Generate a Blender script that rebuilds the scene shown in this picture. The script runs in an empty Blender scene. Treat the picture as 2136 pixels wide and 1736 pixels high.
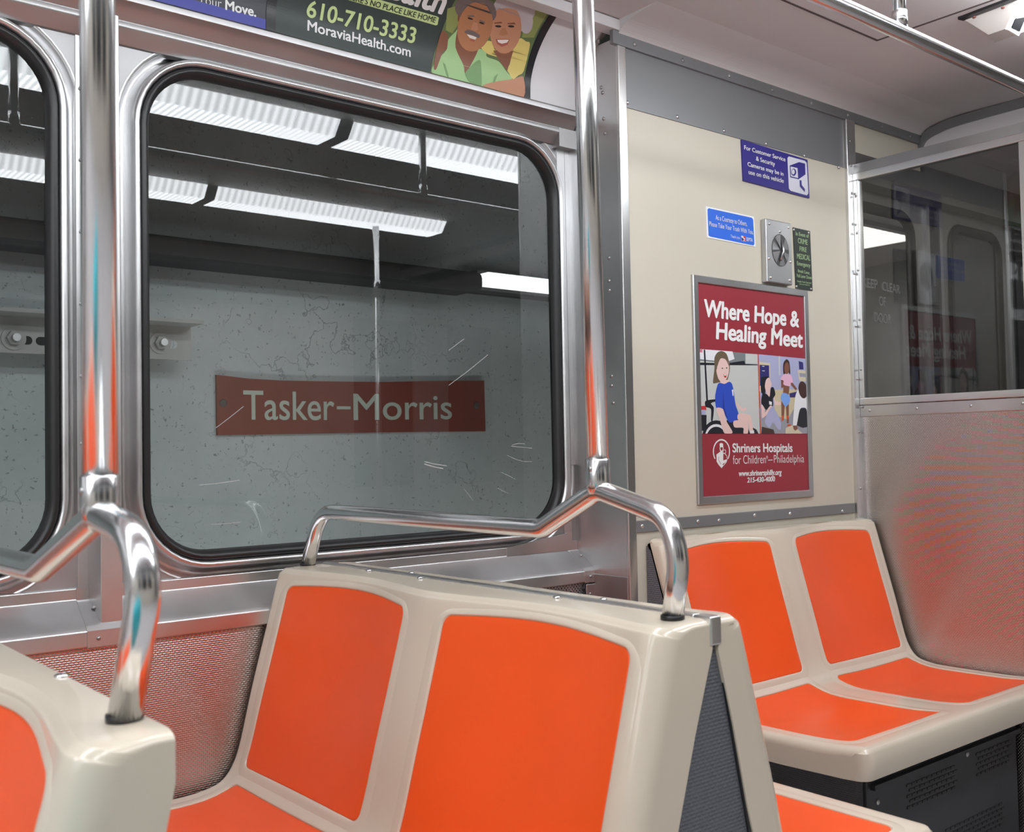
import bpy, bmesh, math, random
from mathutils import Vector, Matrix
random.seed(7)
SC = bpy.context.scene
COL = SC.collection

# ------------------------------------------------------------------ camera, world, exposure
FPX, YAW, PITCH, ROLL = 2180.54, math.radians(39.538), math.radians(1.924), math.radians(-1.0908)
IW, IH, EYE = 2136, 1736, Vector((0, 0, 1.12))
_f = Vector((math.cos(PITCH) * math.sin(YAW), math.cos(PITCH) * math.cos(YAW), math.sin(PITCH)))
_r0 = Vector((math.cos(YAW), -math.sin(YAW), 0)); _u0 = _r0.cross(_f)
_r = math.cos(ROLL) * _r0 + math.sin(ROLL) * _u0
_u = -math.sin(ROLL) * _r0 + math.cos(ROLL) * _u0
cam_d = bpy.data.cameras.new('camera'); cam = bpy.data.objects.new('camera', cam_d); COL.objects.link(cam)
cam.matrix_world = Matrix(((_r.x, _u.x, -_f.x, EYE.x), (_r.y, _u.y, -_f.y, EYE.y), (_r.z, _u.z, -_f.z, EYE.z), (0, 0, 0, 1)))
cam_d.sensor_fit = 'HORIZONTAL'; cam_d.sensor_width = 36; cam_d.lens = 36 * FPX / IW
cam_d.clip_start = 0.02; cam_d.clip_end = 100
cam_d.dof.use_dof = True; cam_d.dof.focus_distance = 2.5; cam_d.dof.aperture_fstop = 9.0
SC.camera = cam
W = bpy.data.worlds.new('tunnel_dark'); SC.world = W; W.use_nodes = True
W.node_tree.nodes['Background'].inputs[0].default_value = (0.5, 0.55, 0.6, 1)
W.node_tree.nodes['Background'].inputs[1].default_value = 0.01
vs = SC.view_settings
vs.view_transform = 'Standard'; vs.look = 'None'; vs.gamma = 1; vs.use_curve_mapping = False; vs.exposure = 0.0
LAMP = 17.0        # emission of the ceiling strips


def ray(px, py):
    return _r * ((px - IW / 2) / FPX) - _u * ((py - IH / 2) / FPX) + _f


def onY(px, py, Y):
    d = ray(px, py); return EYE + d * (Y / d.y)


def onX(px, py, X):
    d = ray(px, py); return EYE + d * (X / d.x)


def onZ(px, py, Z):
    d = ray(px, py); return EYE + d * ((Z - EYE.z) / d.z)


# ------------------------------------------------------------------ materials
def srgb(r, g, b):
    f = lambda c: (c / 255 / 12.92) if c / 255 <= 0.04045 else ((c / 255 + 0.055) / 1.055) ** 2.4
    return (f(r), f(g), f(b))


MATS = {}


def mat(name, col, rough=0.5, metal=0.0, spec=0.5, noise=0.0, nscale=8, bump=0.0, bscale=200, coat=0.0, rvar=0.0, stretch=None):
    if name in MATS: return MATS[name]
    m = bpy.data.materials.new(name); m.use_nodes = True
    nt = m.node_tree; N = nt.nodes; L = nt.links; b = N['Principled BSDF']
    b.inputs['Base Color'].default_value = (*col, 1); b.inputs['Roughness'].default_value = rough
    b.inputs['Metallic'].default_value = metal; b.inputs['Specular IOR Level'].default_value = spec
    b.inputs['Coat Weight'].default_value = coat; b.inputs['Coat Roughness'].default_value = 0.08
    if noise or bump or rvar:
        tc = N.new('ShaderNodeTexCoord'); src = tc.outputs['Object']
        if stretch:
            mp = N.new('ShaderNodeMapping'); mp.inputs['Scale'].default_value = stretch
            L.new(src, mp.inputs['Vector']); src = mp.outputs[0]
    if noise or rvar:
        n = N.new('ShaderNodeTexNoise'); n.inputs['Scale'].default_value = nscale; n.inputs['Detail'].default_value = 6
        L.new(src, n.inputs['Vector'])
    if noise:
        r = N.new('ShaderNodeMapRange'); r.inputs['From Min'].default_value = .3; r.inputs['From Max'].default_value = .7
        r.inputs['To Min'].default_value = 1 - noise; r.inputs['To Max'].default_value = 1 + noise
        L.new(n.outputs['Fac'], r.inputs['Value'])
        mx = N.new('ShaderNodeMix'); mx.data_type = 'RGBA'; mx.blend_type = 'MULTIPLY'; mx.inputs['Factor'].default_value = 1
        mx.inputs['A'].default_value = (*col, 1); L.new(r.outputs[0], mx.inputs['B']); L.new(mx.outputs['Result'], b.inputs['Base Color'])
    if rvar:
        r2 = N.new('ShaderNodeMapRange'); r2.inputs['From Min'].default_value = .3; r2.inputs['From Max'].default_value = .7
        r2.inputs['To Min'].default_value = max(0.02, rough - rvar); r2.inputs['To Max'].default_value = rough + rvar
        L.new(n.outputs['Fac'], r2.inputs['Value']); L.new(r2.outputs[0], b.inputs['Roughness'])
    if bump:
        n2 = N.new('ShaderNodeTexNoise'); n2.inputs['Scale'].default_value = bscale; n2.inputs['Detail'].default_value = 3
        L.new(src, n2.inputs['Vector'])
        bp = N.new('ShaderNodeBump'); bp.inputs['Strength'].default_value = bump; bp.inputs['Distance'].default_value = 0.002
        L.new(n2.outputs['Fac'], bp.inputs['Height']); L.new(bp.outputs[0], b.inputs['Normal'])
    MATS[name] = m
    return m


def embossed(name, col, rough, metal, axes, cell=(0.0085, 0.0042), strength=0.5, spec=0.5):
    """Pressed sheet: staggered small pillows, cells measured in metres on two object axes."""
    if name in MATS: return MATS[name]
    m = mat(name, col, rough, metal, spec); nt = m.node_tree; N = nt.nodes; L = nt.links; b = N['Principled BSDF']
    tc = N.new('ShaderNodeTexCoord'); sp = N.new('ShaderNodeSeparateXYZ'); L.new(tc.outputs['Object'], sp.inputs[0])
    cb = N.new('ShaderNodeCombineXYZ'); L.new(sp.outputs[axes[0]], cb.inputs[0]); L.new(sp.outputs[axes[1]], cb.inputs[1])
    br = N.new('ShaderNodeTexBrick'); br.inputs['Scale'].default_value = 1.0
    br.inputs['Color1'].default_value = (1, 1, 1, 1); br.inputs['Color2'].default_value = (1, 1, 1, 1); br.inputs['Mortar'].default_value = (0, 0, 0, 1)
    br.inputs['Brick Width'].default_value = cell[0]; br.inputs['Row Height'].default_value = cell[1]
    br.inputs['Mortar Size'].default_value = cell[1] * 0.5; br.inputs['Mortar Smooth'].default_value = 1.0
    L.new(cb.outputs[0], br.inputs['Vector'])
    bp = N.new('ShaderNodeBump'); bp.inputs['Strength'].default_value = strength; bp.inputs['Distance'].default_value = 0.0012
    L.new(br.outputs['Color'], bp.inputs['Height']); L.new(bp.outputs[0], b.inputs['Normal'])
    return m


def glass(name, tint, ior=1.5, rough=0.0, dirt=0.0):
    m = bpy.data.materials.new(name); m.use_nodes = True; nt = m.node_tree; N = nt.nodes; L = nt.links
    N.remove(N['Principled BSDF']); out = N['Material Output']
    fr = N.new('ShaderNodeFresnel'); fr.inputs['IOR'].default_value = ior
    tr = N.new('ShaderNodeBsdfTransparent'); tr.inputs[0].default_value = (*tint, 1)
    gl = N.new('ShaderNodeBsdfGlossy'); gl.inputs['Roughness'].default_value = rough; gl.inputs[0].default_value = (1, 1, 1, 1)
    mx = N.new('ShaderNodeMixShader'); L.new(fr.outputs[0], mx.inputs[0]); L.new(tr.outputs[0], mx.inputs[1]); L.new(gl.outputs[0], mx.inputs[2])
    last = mx.outputs[0]
    if dirt:
        tc = N.new('ShaderNodeTexCoord'); n = N.new('ShaderNodeTexNoise'); n.inputs['Scale'].default_value = 3; n.inputs['Detail'].default_value = 5
        L.new(tc.outputs['Object'], n.inputs['Vector'])
        r = N.new('ShaderNodeMapRange'); r.inputs['From Min'].default_value = .35; r.inputs['From Max'].default_value = .75; r.inputs['To Max'].default_value = dirt
        L.new(n.outputs['Fac'], r.inputs['Value'])
        df = N.new('ShaderNodeBsdfDiffuse'); df.inputs[0].default_value = (.6, .6, .6, 1)
        m2 = N.new('ShaderNodeMixShader'); L.new(r.outputs[0], m2.inputs[0]); L.new(last, m2.inputs[1]); L.new(df.outputs[0], m2.inputs[2]); last = m2.outputs[0]
    L.new(last, out.inputs[0])
    return m


def emit(name, col, s, dots=None):
    m = bpy.data.materials.new(name); m.use_nodes = True; nt = m.node_tree; N = nt.nodes; L = nt.links
    N.remove(N['Principled BSDF']); e = N.new('ShaderNodeEmission'); e.inputs[0].default_value = (*col, 1); e.inputs[1].default_value = s
    L.new(e.outputs[0], N['Material Output'].inputs[0])
    if dots:                                   # a row of diodes shining through the lens
        tc = N.new('ShaderNodeTexCoord'); sp = N.new('ShaderNodeSeparateXYZ'); L.new(tc.outputs['Object'], sp.inputs[0])
        mu = N.new('ShaderNodeMath'); mu.operation = 'MULTIPLY'; mu.inputs[1].default_value = 2 * math.pi / dots; L.new(sp.outputs[0], mu.inputs[0])
        si = N.new('ShaderNodeMath'); si.operation = 'SINE'; L.new(mu.outputs[0], si.inputs[0])
        mr = N.new('ShaderNodeMapRange'); mr.inputs['From Min'].default_value = -1; mr.inputs['To Min'].default_value = s * 0.78; mr.inputs['To Max'].default_value = s * 1.22
        L.new(si.outputs[0], mr.inputs['Value']); L.new(mr.outputs[0], e.inputs[1])
    return m


def concrete(name, col, dark=0.45):
    m = mat(name, col, 0.85); nt = m.node_tree; N = nt.nodes; L = nt.links; b = N['Principled BSDF']
    tc = N.new('ShaderNodeTexCoord')
    n1 = N.new('ShaderNodeTexNoise'); n1.inputs['Scale'].default_value = 2.2; n1.inputs['Detail'].default_value = 8; n1.inputs['Roughness'].default_value = .7
    n2 = N.new('ShaderNodeTexNoise'); n2.inputs['Scale'].default_value = 90; n2.inputs['Detail'].default_value = 4
    n3 = N.new('ShaderNodeTexVoronoi'); n3.feature = 'DISTANCE_TO_EDGE'; n3.inputs['Scale'].default_value = 3.5
    n4 = N.new('ShaderNodeTexNoise'); n4.inputs['Scale'].default_value = 9; n4.inputs['Detail'].default_value = 6
    for n in (n1, n2, n4): L.new(tc.outputs['Object'], n.inputs['Vector'])
    ad = N.new('ShaderNodeVectorMath'); ad.operation = 'ADD'; L.new(tc.outputs['Object'], ad.inputs[0])
    sc = N.new('ShaderNodeVectorMath'); sc.operation = 'SCALE'; sc.inputs['Scale'].default_value = 0.35; L.new(n4.outputs['Color'], sc.inputs[0]); L.new(sc.outputs[0], ad.inputs[1])
    L.new(ad.outputs[0], n3.inputs['Vector'])

    def mr(src, a, b_, c, d):
        r = N.new('ShaderNodeMapRange'); r.inputs['From Min'].default_value = a; r.inputs['From Max'].default_value = b_
        r.inputs['To Min'].default_value = c; r.inputs['To Max'].default_value = d; L.new(src, r.inputs['Value']); return r.outputs[0]
    a = mr(n1.outputs['Fac'], .3, .7, .86, 1.1)
    c = mr(n2.outputs['Fac'], .27, .36, .55, 1.0)
    d = mr(n3.outputs['Distance'], 0, .012, .55, 1.0)
    g = mr(n1.outputs['Fac'], .5, .62, 0, 1)      # cracks and pits come in patches
    mxd = N.new('ShaderNodeMix'); mxd.inputs['A'].default_value = 1; L.new(g, mxd.inputs['Factor']); L.new(d, mxd.inputs['B'])
    m1 = N.new('ShaderNodeMath'); m1.operation = 'MULTIPLY'; L.new(a, m1.inputs[0]); L.new(c, m1.inputs[1])
    m2 = N.new('ShaderNodeMath'); m2.operation = 'MULTIPLY'; L.new(m1.outputs[0], m2.inputs[0]); L.new(mxd.outputs[0], m2.inputs[1])
    mx = N.new('ShaderNodeMix'); mx.data_type = 'RGBA'; mx.blend_type = 'MULTIPLY'; mx.inputs['Factor'].default_value = 1
    mx.inputs['A'].default_value = (*col, 1); L.new(m2.outputs[0], mx.inputs['B']); L.new(mx.outputs['Result'], b.inputs['Base Color'])
    bp = N.new('ShaderNodeBump'); bp.inputs['Strength'].default_value = .5; bp.inputs['Distance'].default_value = .01
    L.new(m2.outputs[0], bp.inputs['Height']); L.new(bp.outputs[0], b.inputs['Normal'])
    return m


STEEL = mat('satin_steel', (.62, .62, .625), .36, 1, noise=.08, nscale=5, rvar=.07, bump=.03, bscale=30)
PANEL = mat('swirled_steel', (.41, .41, .415), .50, 1, noise=.16, nscale=7, rvar=.06, bump=.10, bscale=14)
STEEL_D = mat('dull_steel', (.40, .395, .395), .40, 1, noise=.08, nscale=6, rvar=.06)
CHROME = mat('polished_steel', (.80, .80, .81), .20, 1, noise=.03, nscale=12, rvar=.05, stretch=(30, 30, 2))
ALU = mat('brushed_aluminium', (.50, .50, .51), .36, 1, noise=.05, nscale=9)
ALU_B = mat('bright_aluminium', (.72, .72, .72), .30, 1, noise=.04, nscale=9)
GREYP = mat('grey_laminate', (.25, .255, .265), .42, .45, noise=.04, nscale=4)
BEIGE = mat('beige_laminate', (.58, .54, .45), .42, noise=.03, nscale=2.5)
CREAM = mat('cream_fibreglass', (.64, .56, .455), .22, noise=.03, nscale=3, coat=.3)
ORANGE = mat('orange_vinyl', (.90, .098, .011), .36, noise=.03, nscale=5, bump=.05, bscale=500)
CEIL = mat('ceiling_laminate', (.63, .60, .605), .5, noise=.02, nscale=2)
COVEM = mat('cove_laminate', (.70, .68, .70), .45, noise=.02, nscale=2)
RUBBER = mat('black_rubber', (.012, .012, .013), .38, spec=.5)
BLACK = mat('black_plastic', (.015, .015, .018), .35)
DARK = mat('dark_steel', (.05, .053, .06), .38, .3, noise=.1, nscale=10)
FLOORM = mat('grey_floor_sheet', (.46, .44, .44), .55, noise=.15, nscale=40)
SOOT = mat('sooty_surface', (.02, .02, .021), .9, noise=.2, nscale=5)
STEELP = embossed('embossed_steel', (.50, .47, .46), .26, 1, ('X', 'Z'), strength=.55)
STEELX = embossed('embossed_partition_steel', (.50, .47, .46), .26, 1, ('Y', 'Z'), cell=(.0075, .0045), strength=.55)
GRAYP = embossed('embossed_grey_plastic', (.115, .12, .14), .42, 0, ('X', 'Z'), cell=(.010, .0052), strength=.9)
GRAYQ = embossed('embossed_dark_plastic', (.115, .12, .14), .42, 0, ('Y', 'Z'), cell=(.010, .0052), strength=.9)
GLASS = glass('window_glass', (.93, .95, .945), 1.6, dirt=.03)
SMOKE = glass('smoked_glass', (.55, .55, .54), 1.45)
DOORG = glass('door_glass', (.6, .62, .62), 1.5)
CONC = concrete('painted_concrete', (.42, .455, .455))
WHITE = mat('white_print', (.80, .80, .80), .45)
SCRATCH = mat('etched_glass', (.42, .43, .43), .6)


# ------------------------------------------------------------------ mesh helpers
class MB:
    def __init__(s): s.bm = bmesh.new(); s.mats = []

    def mi(s, m):
        if m is None: return 0
        if m not in s.mats: s.mats.append(m)
        return s.mats.index(m)

    def face(s, pts, m=None, smooth=False):
        vs_ = [s.bm.verts.new(p) for p in pts]
        f = s.bm.faces.new(vs_); f.material_index = s.mi(m); f.smooth = smooth; return f

    def box(s, a, b, m=None):
        x0, y0, z0 = (min(a[i], b[i]) for i in range(3)); x1, y1, z1 = (max(a[i], b[i]) for i in range(3))
        v = [s.bm.verts.new(p) for p in ((x0, y0, z0), (x1, y0, z0), (x1, y1, z0), (x0, y1, z0), (x0, y0, z1), (x1, y0, z1), (x1, y1, z1), (x0, y1, z1))]
        for q in ((0, 3, 2, 1), (4, 5, 6, 7), (0, 1, 5, 4), (1, 2, 6, 5), (2, 3, 7, 6), (3, 0, 4, 7)):
            f = s.bm.faces.new([v[i] for i in q]); f.material_index = s.mi(m)
        return s

    def prism(s, poly, vec, m=None):
        """poly: list of 3-D points, extruded by vec."""
        vec = Vector(vec); a = [s.bm.verts.new(p) for p in poly]; b = [s.bm.verts.new(Vector(p) + vec) for p in poly]; n = len(a)
        fs = [s.bm.faces.new(a[::-1]), s.bm.faces.new(b)]
        for i in range(n): fs.append(s.bm.faces.new((a[i], a[(i + 1) % n], b[(i + 1) % n], b[i])))
        for f in fs: f.material_index = s.mi(m)
        return s

    def loft(s, rings, m=None, closed=True, caps=(False, False), smooth=True):
        rv = [[s.bm.verts.new(p) for p in r] for r in rings]; n = len(rv[0])
        for a, b in zip(rv, rv[1:]):
            for i in range(n if closed else n - 1):
                j = (i + 1) % n
                f = s.bm.faces.new((a[i], a[j], b[j], b[i])); f.smooth = smooth; f.material_index = s.mi(m)
        if caps[0]: s.bm.faces.new(rv[0][::-1]).material_index = s.mi(m)
        if caps[1]: s.bm.faces.new(rv[-1]).material_index = s.mi(m)
        return rv

    def tube(s, path, r, m=None, seg=20, caps=True):
        path = [Vector(p) for p in path]; rings = []; ref = None
        for i, p in enumerate(path):
            t = ((path[min(i + 1, len(path) - 1)] - p).normalized() + (p - path[max(i - 1, 0)]).normalized()).normalized()
            if ref is None:
                ref = Vector((1, 0, 0)) if abs(t.x) < .9 else Vector((0, 1, 0))
            n = (ref - t * ref.dot(t)).normalized(); ref = n; b = t.cross(n)
            rr = r[i] if isinstance(r, (list, tuple)) else r
            rings.append([p + rr * (math.cos(a) * n + math.sin(a) * b) for a in (2 * math.pi * k / seg for k in range(seg))])
        s.loft(rings, m, True, (caps, caps)); return s

    def build(s, name, m=None, parent=None, bevel=0, seg=2, smooth=None, weld=False, angle=40):
        if weld: bmesh.ops.remove_doubles(s.bm, verts=s.bm.verts, dist=1e-5)
        bmesh.ops.recalc_face_normals(s.bm, faces=s.bm.faces)
        if smooth is not None:
            for f in s.bm.faces: f.smooth = smooth
        me = bpy.data.meshes.new(name); s.bm.to_mesh(me); s.bm.free()
        if s.mats and not (len(s.mats) == 1 and m):
            for q in s.mats: me.materials.append(q)
        else: me.materials.append(m)
        o = bpy.data.objects.new(name, me); COL.objects.link(o)
        if parent: o.parent = parent
        if bevel:
            b = o.modifiers.new('bevel', 'BEVEL'); b.width = bevel; b.segments = seg; b.limit_method = 'ANGLE'; b.angle_limit = math.radians(angle)
            for p in me.polygons: p.use_smooth = True
            w = o.modifiers.new('wn', 'WEIGHTED_NORMAL'); w.keep_sharp = True
        return o


def tag(o, label, cat, group=None, kind=None):
    o['label'] = label; o['category'] = cat
    if group: o['group'] = group
    if kind: o['kind'] = kind
    return o


def thing(name, label, cat, group=None, kind=None, loc=None):
    o = bpy.data.objects.new(name, None); COL.objects.link(o); o.empty_display_size = .05
    return tag(o, label, cat, group, kind)


def struct(o):
    o['kind'] = 'structure'; return o


def rrect(x0, x1, z0, z1, r, n=10):
    pts = []
    for cx, cz, a0 in ((x1 - r, z1 - r, 0), (x0 + r, z1 - r, 90), (x0 + r, z0 + r, 180), (x1 - r, z0 + r, 270)):
        for k in range(n + 1):
            a = math.radians(a0 + 90 * k / n); pts.append((cx + r * math.cos(a), cz + r * math.sin(a)))
    return pts


def catmull(p, n):
    out = []
    for i in range(len(p) - 1):
        a, b, c, d = p[max(i - 1, 0)], p[i], p[i + 1], p[min(i + 2, len(p) - 1)]
        for k in range(n):
            t = k / n
            out.append(tuple(.5 * (2 * b[j] + (c[j] - a[j]) * t + (2 * a[j] - 5 * b[j] + 4 * c[j] - d[j]) * t * t + (3 * b[j] - a[j] - 3 * c[j] + d[j]) * t ** 3) for j in range(len(b))))
    out.append(tuple(p[-1])); return out


def fillet(path, r, n=7):
    """Round the inner corners of a polyline."""
    path = [Vector(p) for p in path]; out = [path[0]]
    for i in range(1, len(path) - 1):
        a, b, c = path[i - 1], path[i], path[i + 1]
        rr = r[i - 1] if isinstance(r, (list, tuple)) else r
        u = (a - b).normalized(); v = (c - b).normalized(); ang = u.angle(v)
        d = min(rr / math.tan(ang / 2), (a - b).length * .48, (c - b).length * .48)
        p, q = b + u * d, b + v * d
        for k in range(n + 1):
            t = k / n; out.append((1 - t) ** 2 * p + 2 * t * (1 - t) * b + t * t * q)
    out.append(path[-1]); return out


_SCREW = {}


def screws(parent, pts, normal, r=.0055, m=None, name='screw'):
    """Small domed heads, one object each, sharing a mesh."""
    m = m or ALU
    key = (tuple(normal), r, m.name)
    if key not in _SCREW:
        b = MB(); nrm = Vector(normal).normalized(); t = Vector((0, 0, 1)) if abs(nrm.z) < .9 else Vector((1, 0, 0)); u = nrm.cross(t).normalized(); v = nrm.cross(u)
        rings = [[u * (r * k) * math.cos(a) + v * (r * k) * math.sin(a) + nrm * h for a in (2 * math.pi * i / 10 for i in range(10))] for k, h in ((1, -.001), (1, .0008), (.75, .0022), (.3, .0028))]
        b.loft(rings, m, True, (False, True)); bmesh.ops.recalc_face_normals(b.bm, faces=b.bm.faces)
        me = bpy.data.meshes.new('screw'); b.bm.to_mesh(me); b.bm.free(); me.materials.append(m); _SCREW[key] = me
    for p in pts:
        o = bpy.data.objects.new(name, _SCREW[key]); COL.objects.link(o); o.location = p; o.parent = parent


# lettering -------------------------------------------------------------------
_TXT = {}


def text_polys(body, bold=0.0, shear=0.0, space=1.0):
    k = (body, bold, shear, space)
    if k in _TXT: return _TXT[k]
    c = bpy.data.curves.new('t', 'FONT'); c.body = body; c.size = 1; c.offset = bold; c.shear = shear; c.space_character = space; c.resolution_u = 5
    o = bpy.data.objects.new('t', c); COL.objects.link(o); bpy.context.view_layer.update()
    me = bpy.data.meshes.new_from_object(o.evaluated_get(bpy.context.evaluated_depsgraph_get()))
    vs_ = [(v.co.x, v.co.y) for v in me.vertices]; fs = [tuple(p.vertices) for p in me.polygons]
    bpy.data.objects.remove(o); bpy.data.curves.remove(c); bpy.data.meshes.remove(me)
    _TXT[k] = (vs_, fs); return _TXT[k]


_cap = max(y for x, y in text_polys('H')[0])


class Plane:
    """A printed sheet: to2(px, py) gives sheet coordinates, to3 puts them into the room."""
    def __init__(s, to2, to3): s.to2 = to2; s.to3 = to3


def planeY(Y):
    return Plane(lambda x, y: (onY(x, y, Y).x, onY(x, y, Y).z), lambda a, b, o: Vector((a, Y - o, b)))


def put_text(mb, P, body, L, R, T, m, off=.0006, bold=0.0, shear=0.0, space=1.0):
    """L, R: ends of the baseline, T: top of a capital above L (photo pixels on the sheet)."""
    a = P.to2(*L); b = P.to2(*R); t = P.to2(*T)
    vs_, fs = text_polys(body, min(bold, 0) if 'M' not in body else 0, shear, space)
    x0 = min(v[0] for v in vs_); x1 = max(v[0] for v in vs_)
    h = ((t[0] - a[0]) ** 2 + (t[1] - a[1]) ** 2) ** .5
    k = max(bold, 0)                           # heavier weights: the letter laid down again a hair to each side
    for lay, (dx, dy) in enumerate(((0, 0),) if not k else ((k, 0), (-k, 0), (0, k * .8), (0, -k * .8), (k * .7, k * .6), (-k * .7, k * .6), (k * .7, -k * .6), (-k * .7, -k * .6))):
        bv = [mb.bm.verts.new(P.to3(a[0] + (b[0] - a[0]) * (x + dx - x0) / (x1 - x0), a[1] + (b[1] - a[1]) * (x + dx - x0) / (x1 - x0) + (y + dy) / _cap * h, off + lay * 7e-5)) for x, y in vs_]
        for f in fs:
            try: mb.bm.faces.new([bv[i] for i in f]).material_index = mb.mi(m)
            except ValueError: pass


def clip_half(q, v, sgn):
    out = []
    for i in range(len(q)):
        a, b = q[i], q[(i + 1) % len(q)]; da, db = (a[1] - v) * sgn, (b[1] - v) * sgn
        if da >= 0: out.append(a)
        if (da > 0 > db) or (da < 0 < db):
            t = da / (da - db); out.append((a[0] + (b[0] - a[0]) * t, a[1] + (b[1] - a[1]) * t))
    return out


def put_poly(mb, P, pts, m, off=.0004, sub=0):
    q = [P.to2(*p) for p in pts]
    if P is PCV:                               # cut into narrow bands so that the print follows the curve
        lo, hi = min(p[1] for p in q), max(p[1] for p in q); n = max(1, int((hi - lo) / .003)); st_ = (hi - lo) / n
        for k in range(n):
            r_ = clip_half(clip_half(q, lo + k * st_, 1), lo + (k + 1) * st_, -1)
            if len(r_) > 2: mb.face([P.to3(a, b, off) for a, b in r_], m)
        return
    if sub:
        q2 = []
        for i in range(len(q)):
            a, b = q[i], q[(i + 1) % len(q)]
            for k in range(sub): q2.append((a[0] + (b[0] - a[0]) * k / sub, a[1] + (b[1] - a[1]) * k / sub))
        q = q2
    mb.face([P.to3(a, b, off) for a, b in q], m)


def put_line(mb, P, pts, w, m, off=.0008):
    q = [Vector(P.to2(*p)) for p in pts]; lft = []; rgt = []
    for i, p in enumerate(q):
        d = (q[min(i + 1, len(q) - 1)] - q[max(i - 1, 0)]).normalized(); n = Vector((-d.y, d.x)) * (w / 2)
        lft.append(p + n); rgt.append(p - n)
    for i in range(len(q) - 1):
        mb.face([P.to3(*v, off) for v in (lft[i], lft[i + 1], rgt[i + 1], rgt[i])], m)


def soft(pts, n=4):
    q = pts[-1:] + list(pts) + list(pts[:2]); out = []
    for i in range(1, len(q) - 2):
        a, b, c, d = q[i - 1:i + 3]
        for k in range(n):
            t = k / n; out.append(tuple(.5 * (2 * b[j] + (c[j] - a[j]) * t * .8 + (2 * a[j] - 5 * b[j] + 4 * c[j] - d[j]) * t * t * .8 + (3 * b[j] - a[j] - 3 * c[j] + d[j]) * t ** 3 * .8 + 2 * (c[j] - b[j]) * t * .2) for j in (0, 1)))
    return out


def ell(cx, cy, rx, ry, n=20, rot=0):
    c, s_ = math.cos(math.radians(rot)), math.sin(math.radians(rot))
    return [(cx + rx * math.cos(2 * math.pi * k / n) * c - ry * math.sin(2 * math.pi * k / n) * s_, cy + rx * math.cos(2 * math.pi * k / n) * s_ + ry * math.sin(2 * math.pi * k / n) * c) for k in range(n)]


def flat(name, r, g, b, rough=.45):
    return mat('print_' + name, srgb(r, g, b), rough)


# ------------------------------------------------------------------ the car: main planes
YW, YB, XC, XP, XB, ZC = 2.08, 1.886, 1.932, 3.003, 3.438, 2.235
YO, X0, X1 = -1.0, -7.0, 5.2
ZT, ZB = 1.955, 0.80       # window panel between valance and sill

struct(MB().box((X0, YO, -.05), (X1, 2.2, 0)).build('floor', FLOORM))
b = MB()       # ceiling with a small fillet down to the beige wall
prof = catmull([(1.886, 2.185), (1.866, 2.208), (1.825, 2.225), (1.74, 2.235)], 5)
b.box((X0, YO, ZC), (XC, 1.93, ZC + .05))
b.loft([[(x, y, z) for y, z in [(1.90, 2.185)] + prof + [(YO, ZC), (YO, ZC + .05), (1.90, ZC + .05)]] for x in (XC, XB)], None, True, (True, True), smooth=False)
b.box((XB, YO, 2.10), (X1, 2.2, 2.15))
struct(b.build('ceiling', CEIL))

# window wall with its openings
GX0, GX1, GZ0, GZ1 = .755, 1.885, .906, 1.934
W1X1 = .600; W1X0 = W1X1 - (GX1 - GX0)


def holed(name, x0, x1, z0, z1, hole, Y, m, parent=None):
    bm = bmesh.new(); E = []
    for loop in ([(x0, z0), (x1, z0), (x1, z1), (x0, z1)], hole):
        v = [bm.verts.new((x, Y, z)) for x, z in loop]
        for i in range(len(v)): E.append(bm.edges.new((v[i], v[(i + 1) % len(v)])))
    bmesh.ops.triangle_fill(bm, use_beauty=True, use_dissolve=False, edges=E)
    mb = MB(); mb.bm.free(); mb.bm = bm
    return mb.build(name, m, parent)


wall = bpy.data.objects.new('wall_left', None); COL.objects.link(wall); struct(wall)
holed('window_panel', .70, XC, ZB - .02, ZT + .04, rrect(GX0 - .0435, GX1 + .0435, GZ0 - .0435, GZ1 + .0435, .183), YW, PANEL, wall)
holed('window_panel', X0, .648, ZB - .02, ZT + .04, rrect(W1X0 - .0435, W1X1 + .0435, GZ0 - .0435, GZ1 + .0435, .183), YW, PANEL, wall)
MB().box((X0, YW + .03, -.0), (XC, YW + .06, ZB)).box((X0, YW + .03, ZT), (XC, YW + .06, ZC)).build('outer_skin', DARK, wall)


def make_window(name, x0, x1, label):
    w = thing(name, label, 'window', kind='structure')
    z0, z1, r = GZ0, GZ1, .14
    g = MB()      # black rubber gasket
    rings = [[(x, YW + dy, z) for x, z in rrect(x0 + d, x1 - d, z0 + d, z1 - d, r - d)] for d, dy in ((0, .004), (.001, -.010), (.006, -.015), (.012, -.014), (.018, -.006), (.021, .002), (.022, .012))]
    g.loft(rings, RUBBER); g.build('gasket', RUBBER, w)
    fr = MB()     # pressed steel surround: a bright bead and a groove outside it
    rings = [[(x, YW + dy, z) for x, z in rrect(x0 - d, x1 + d, z0 - d, z1 + d, r + d)] for d, dy in ((-.001, .002), (0, -.012), (.004, -.019), (.009, -.020), (.014, -.014), (.018, .002), (.022, .016), (.027, .020), (.033, .018), (.038, .006), (.0405, -.0012), (.0445, -.0012))]
    fr.loft(rings, STEEL); fr.build('frame', STEEL, w)
    p = MB(); q = rrect(x0 + .016, x1 - .016, z0 + .016, z1 - .016, r - .016)
    p.face([(x, YW + .006, z) for x, z in q]); pane = p.build('pane', GLASS, w)
    return w, pane


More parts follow.
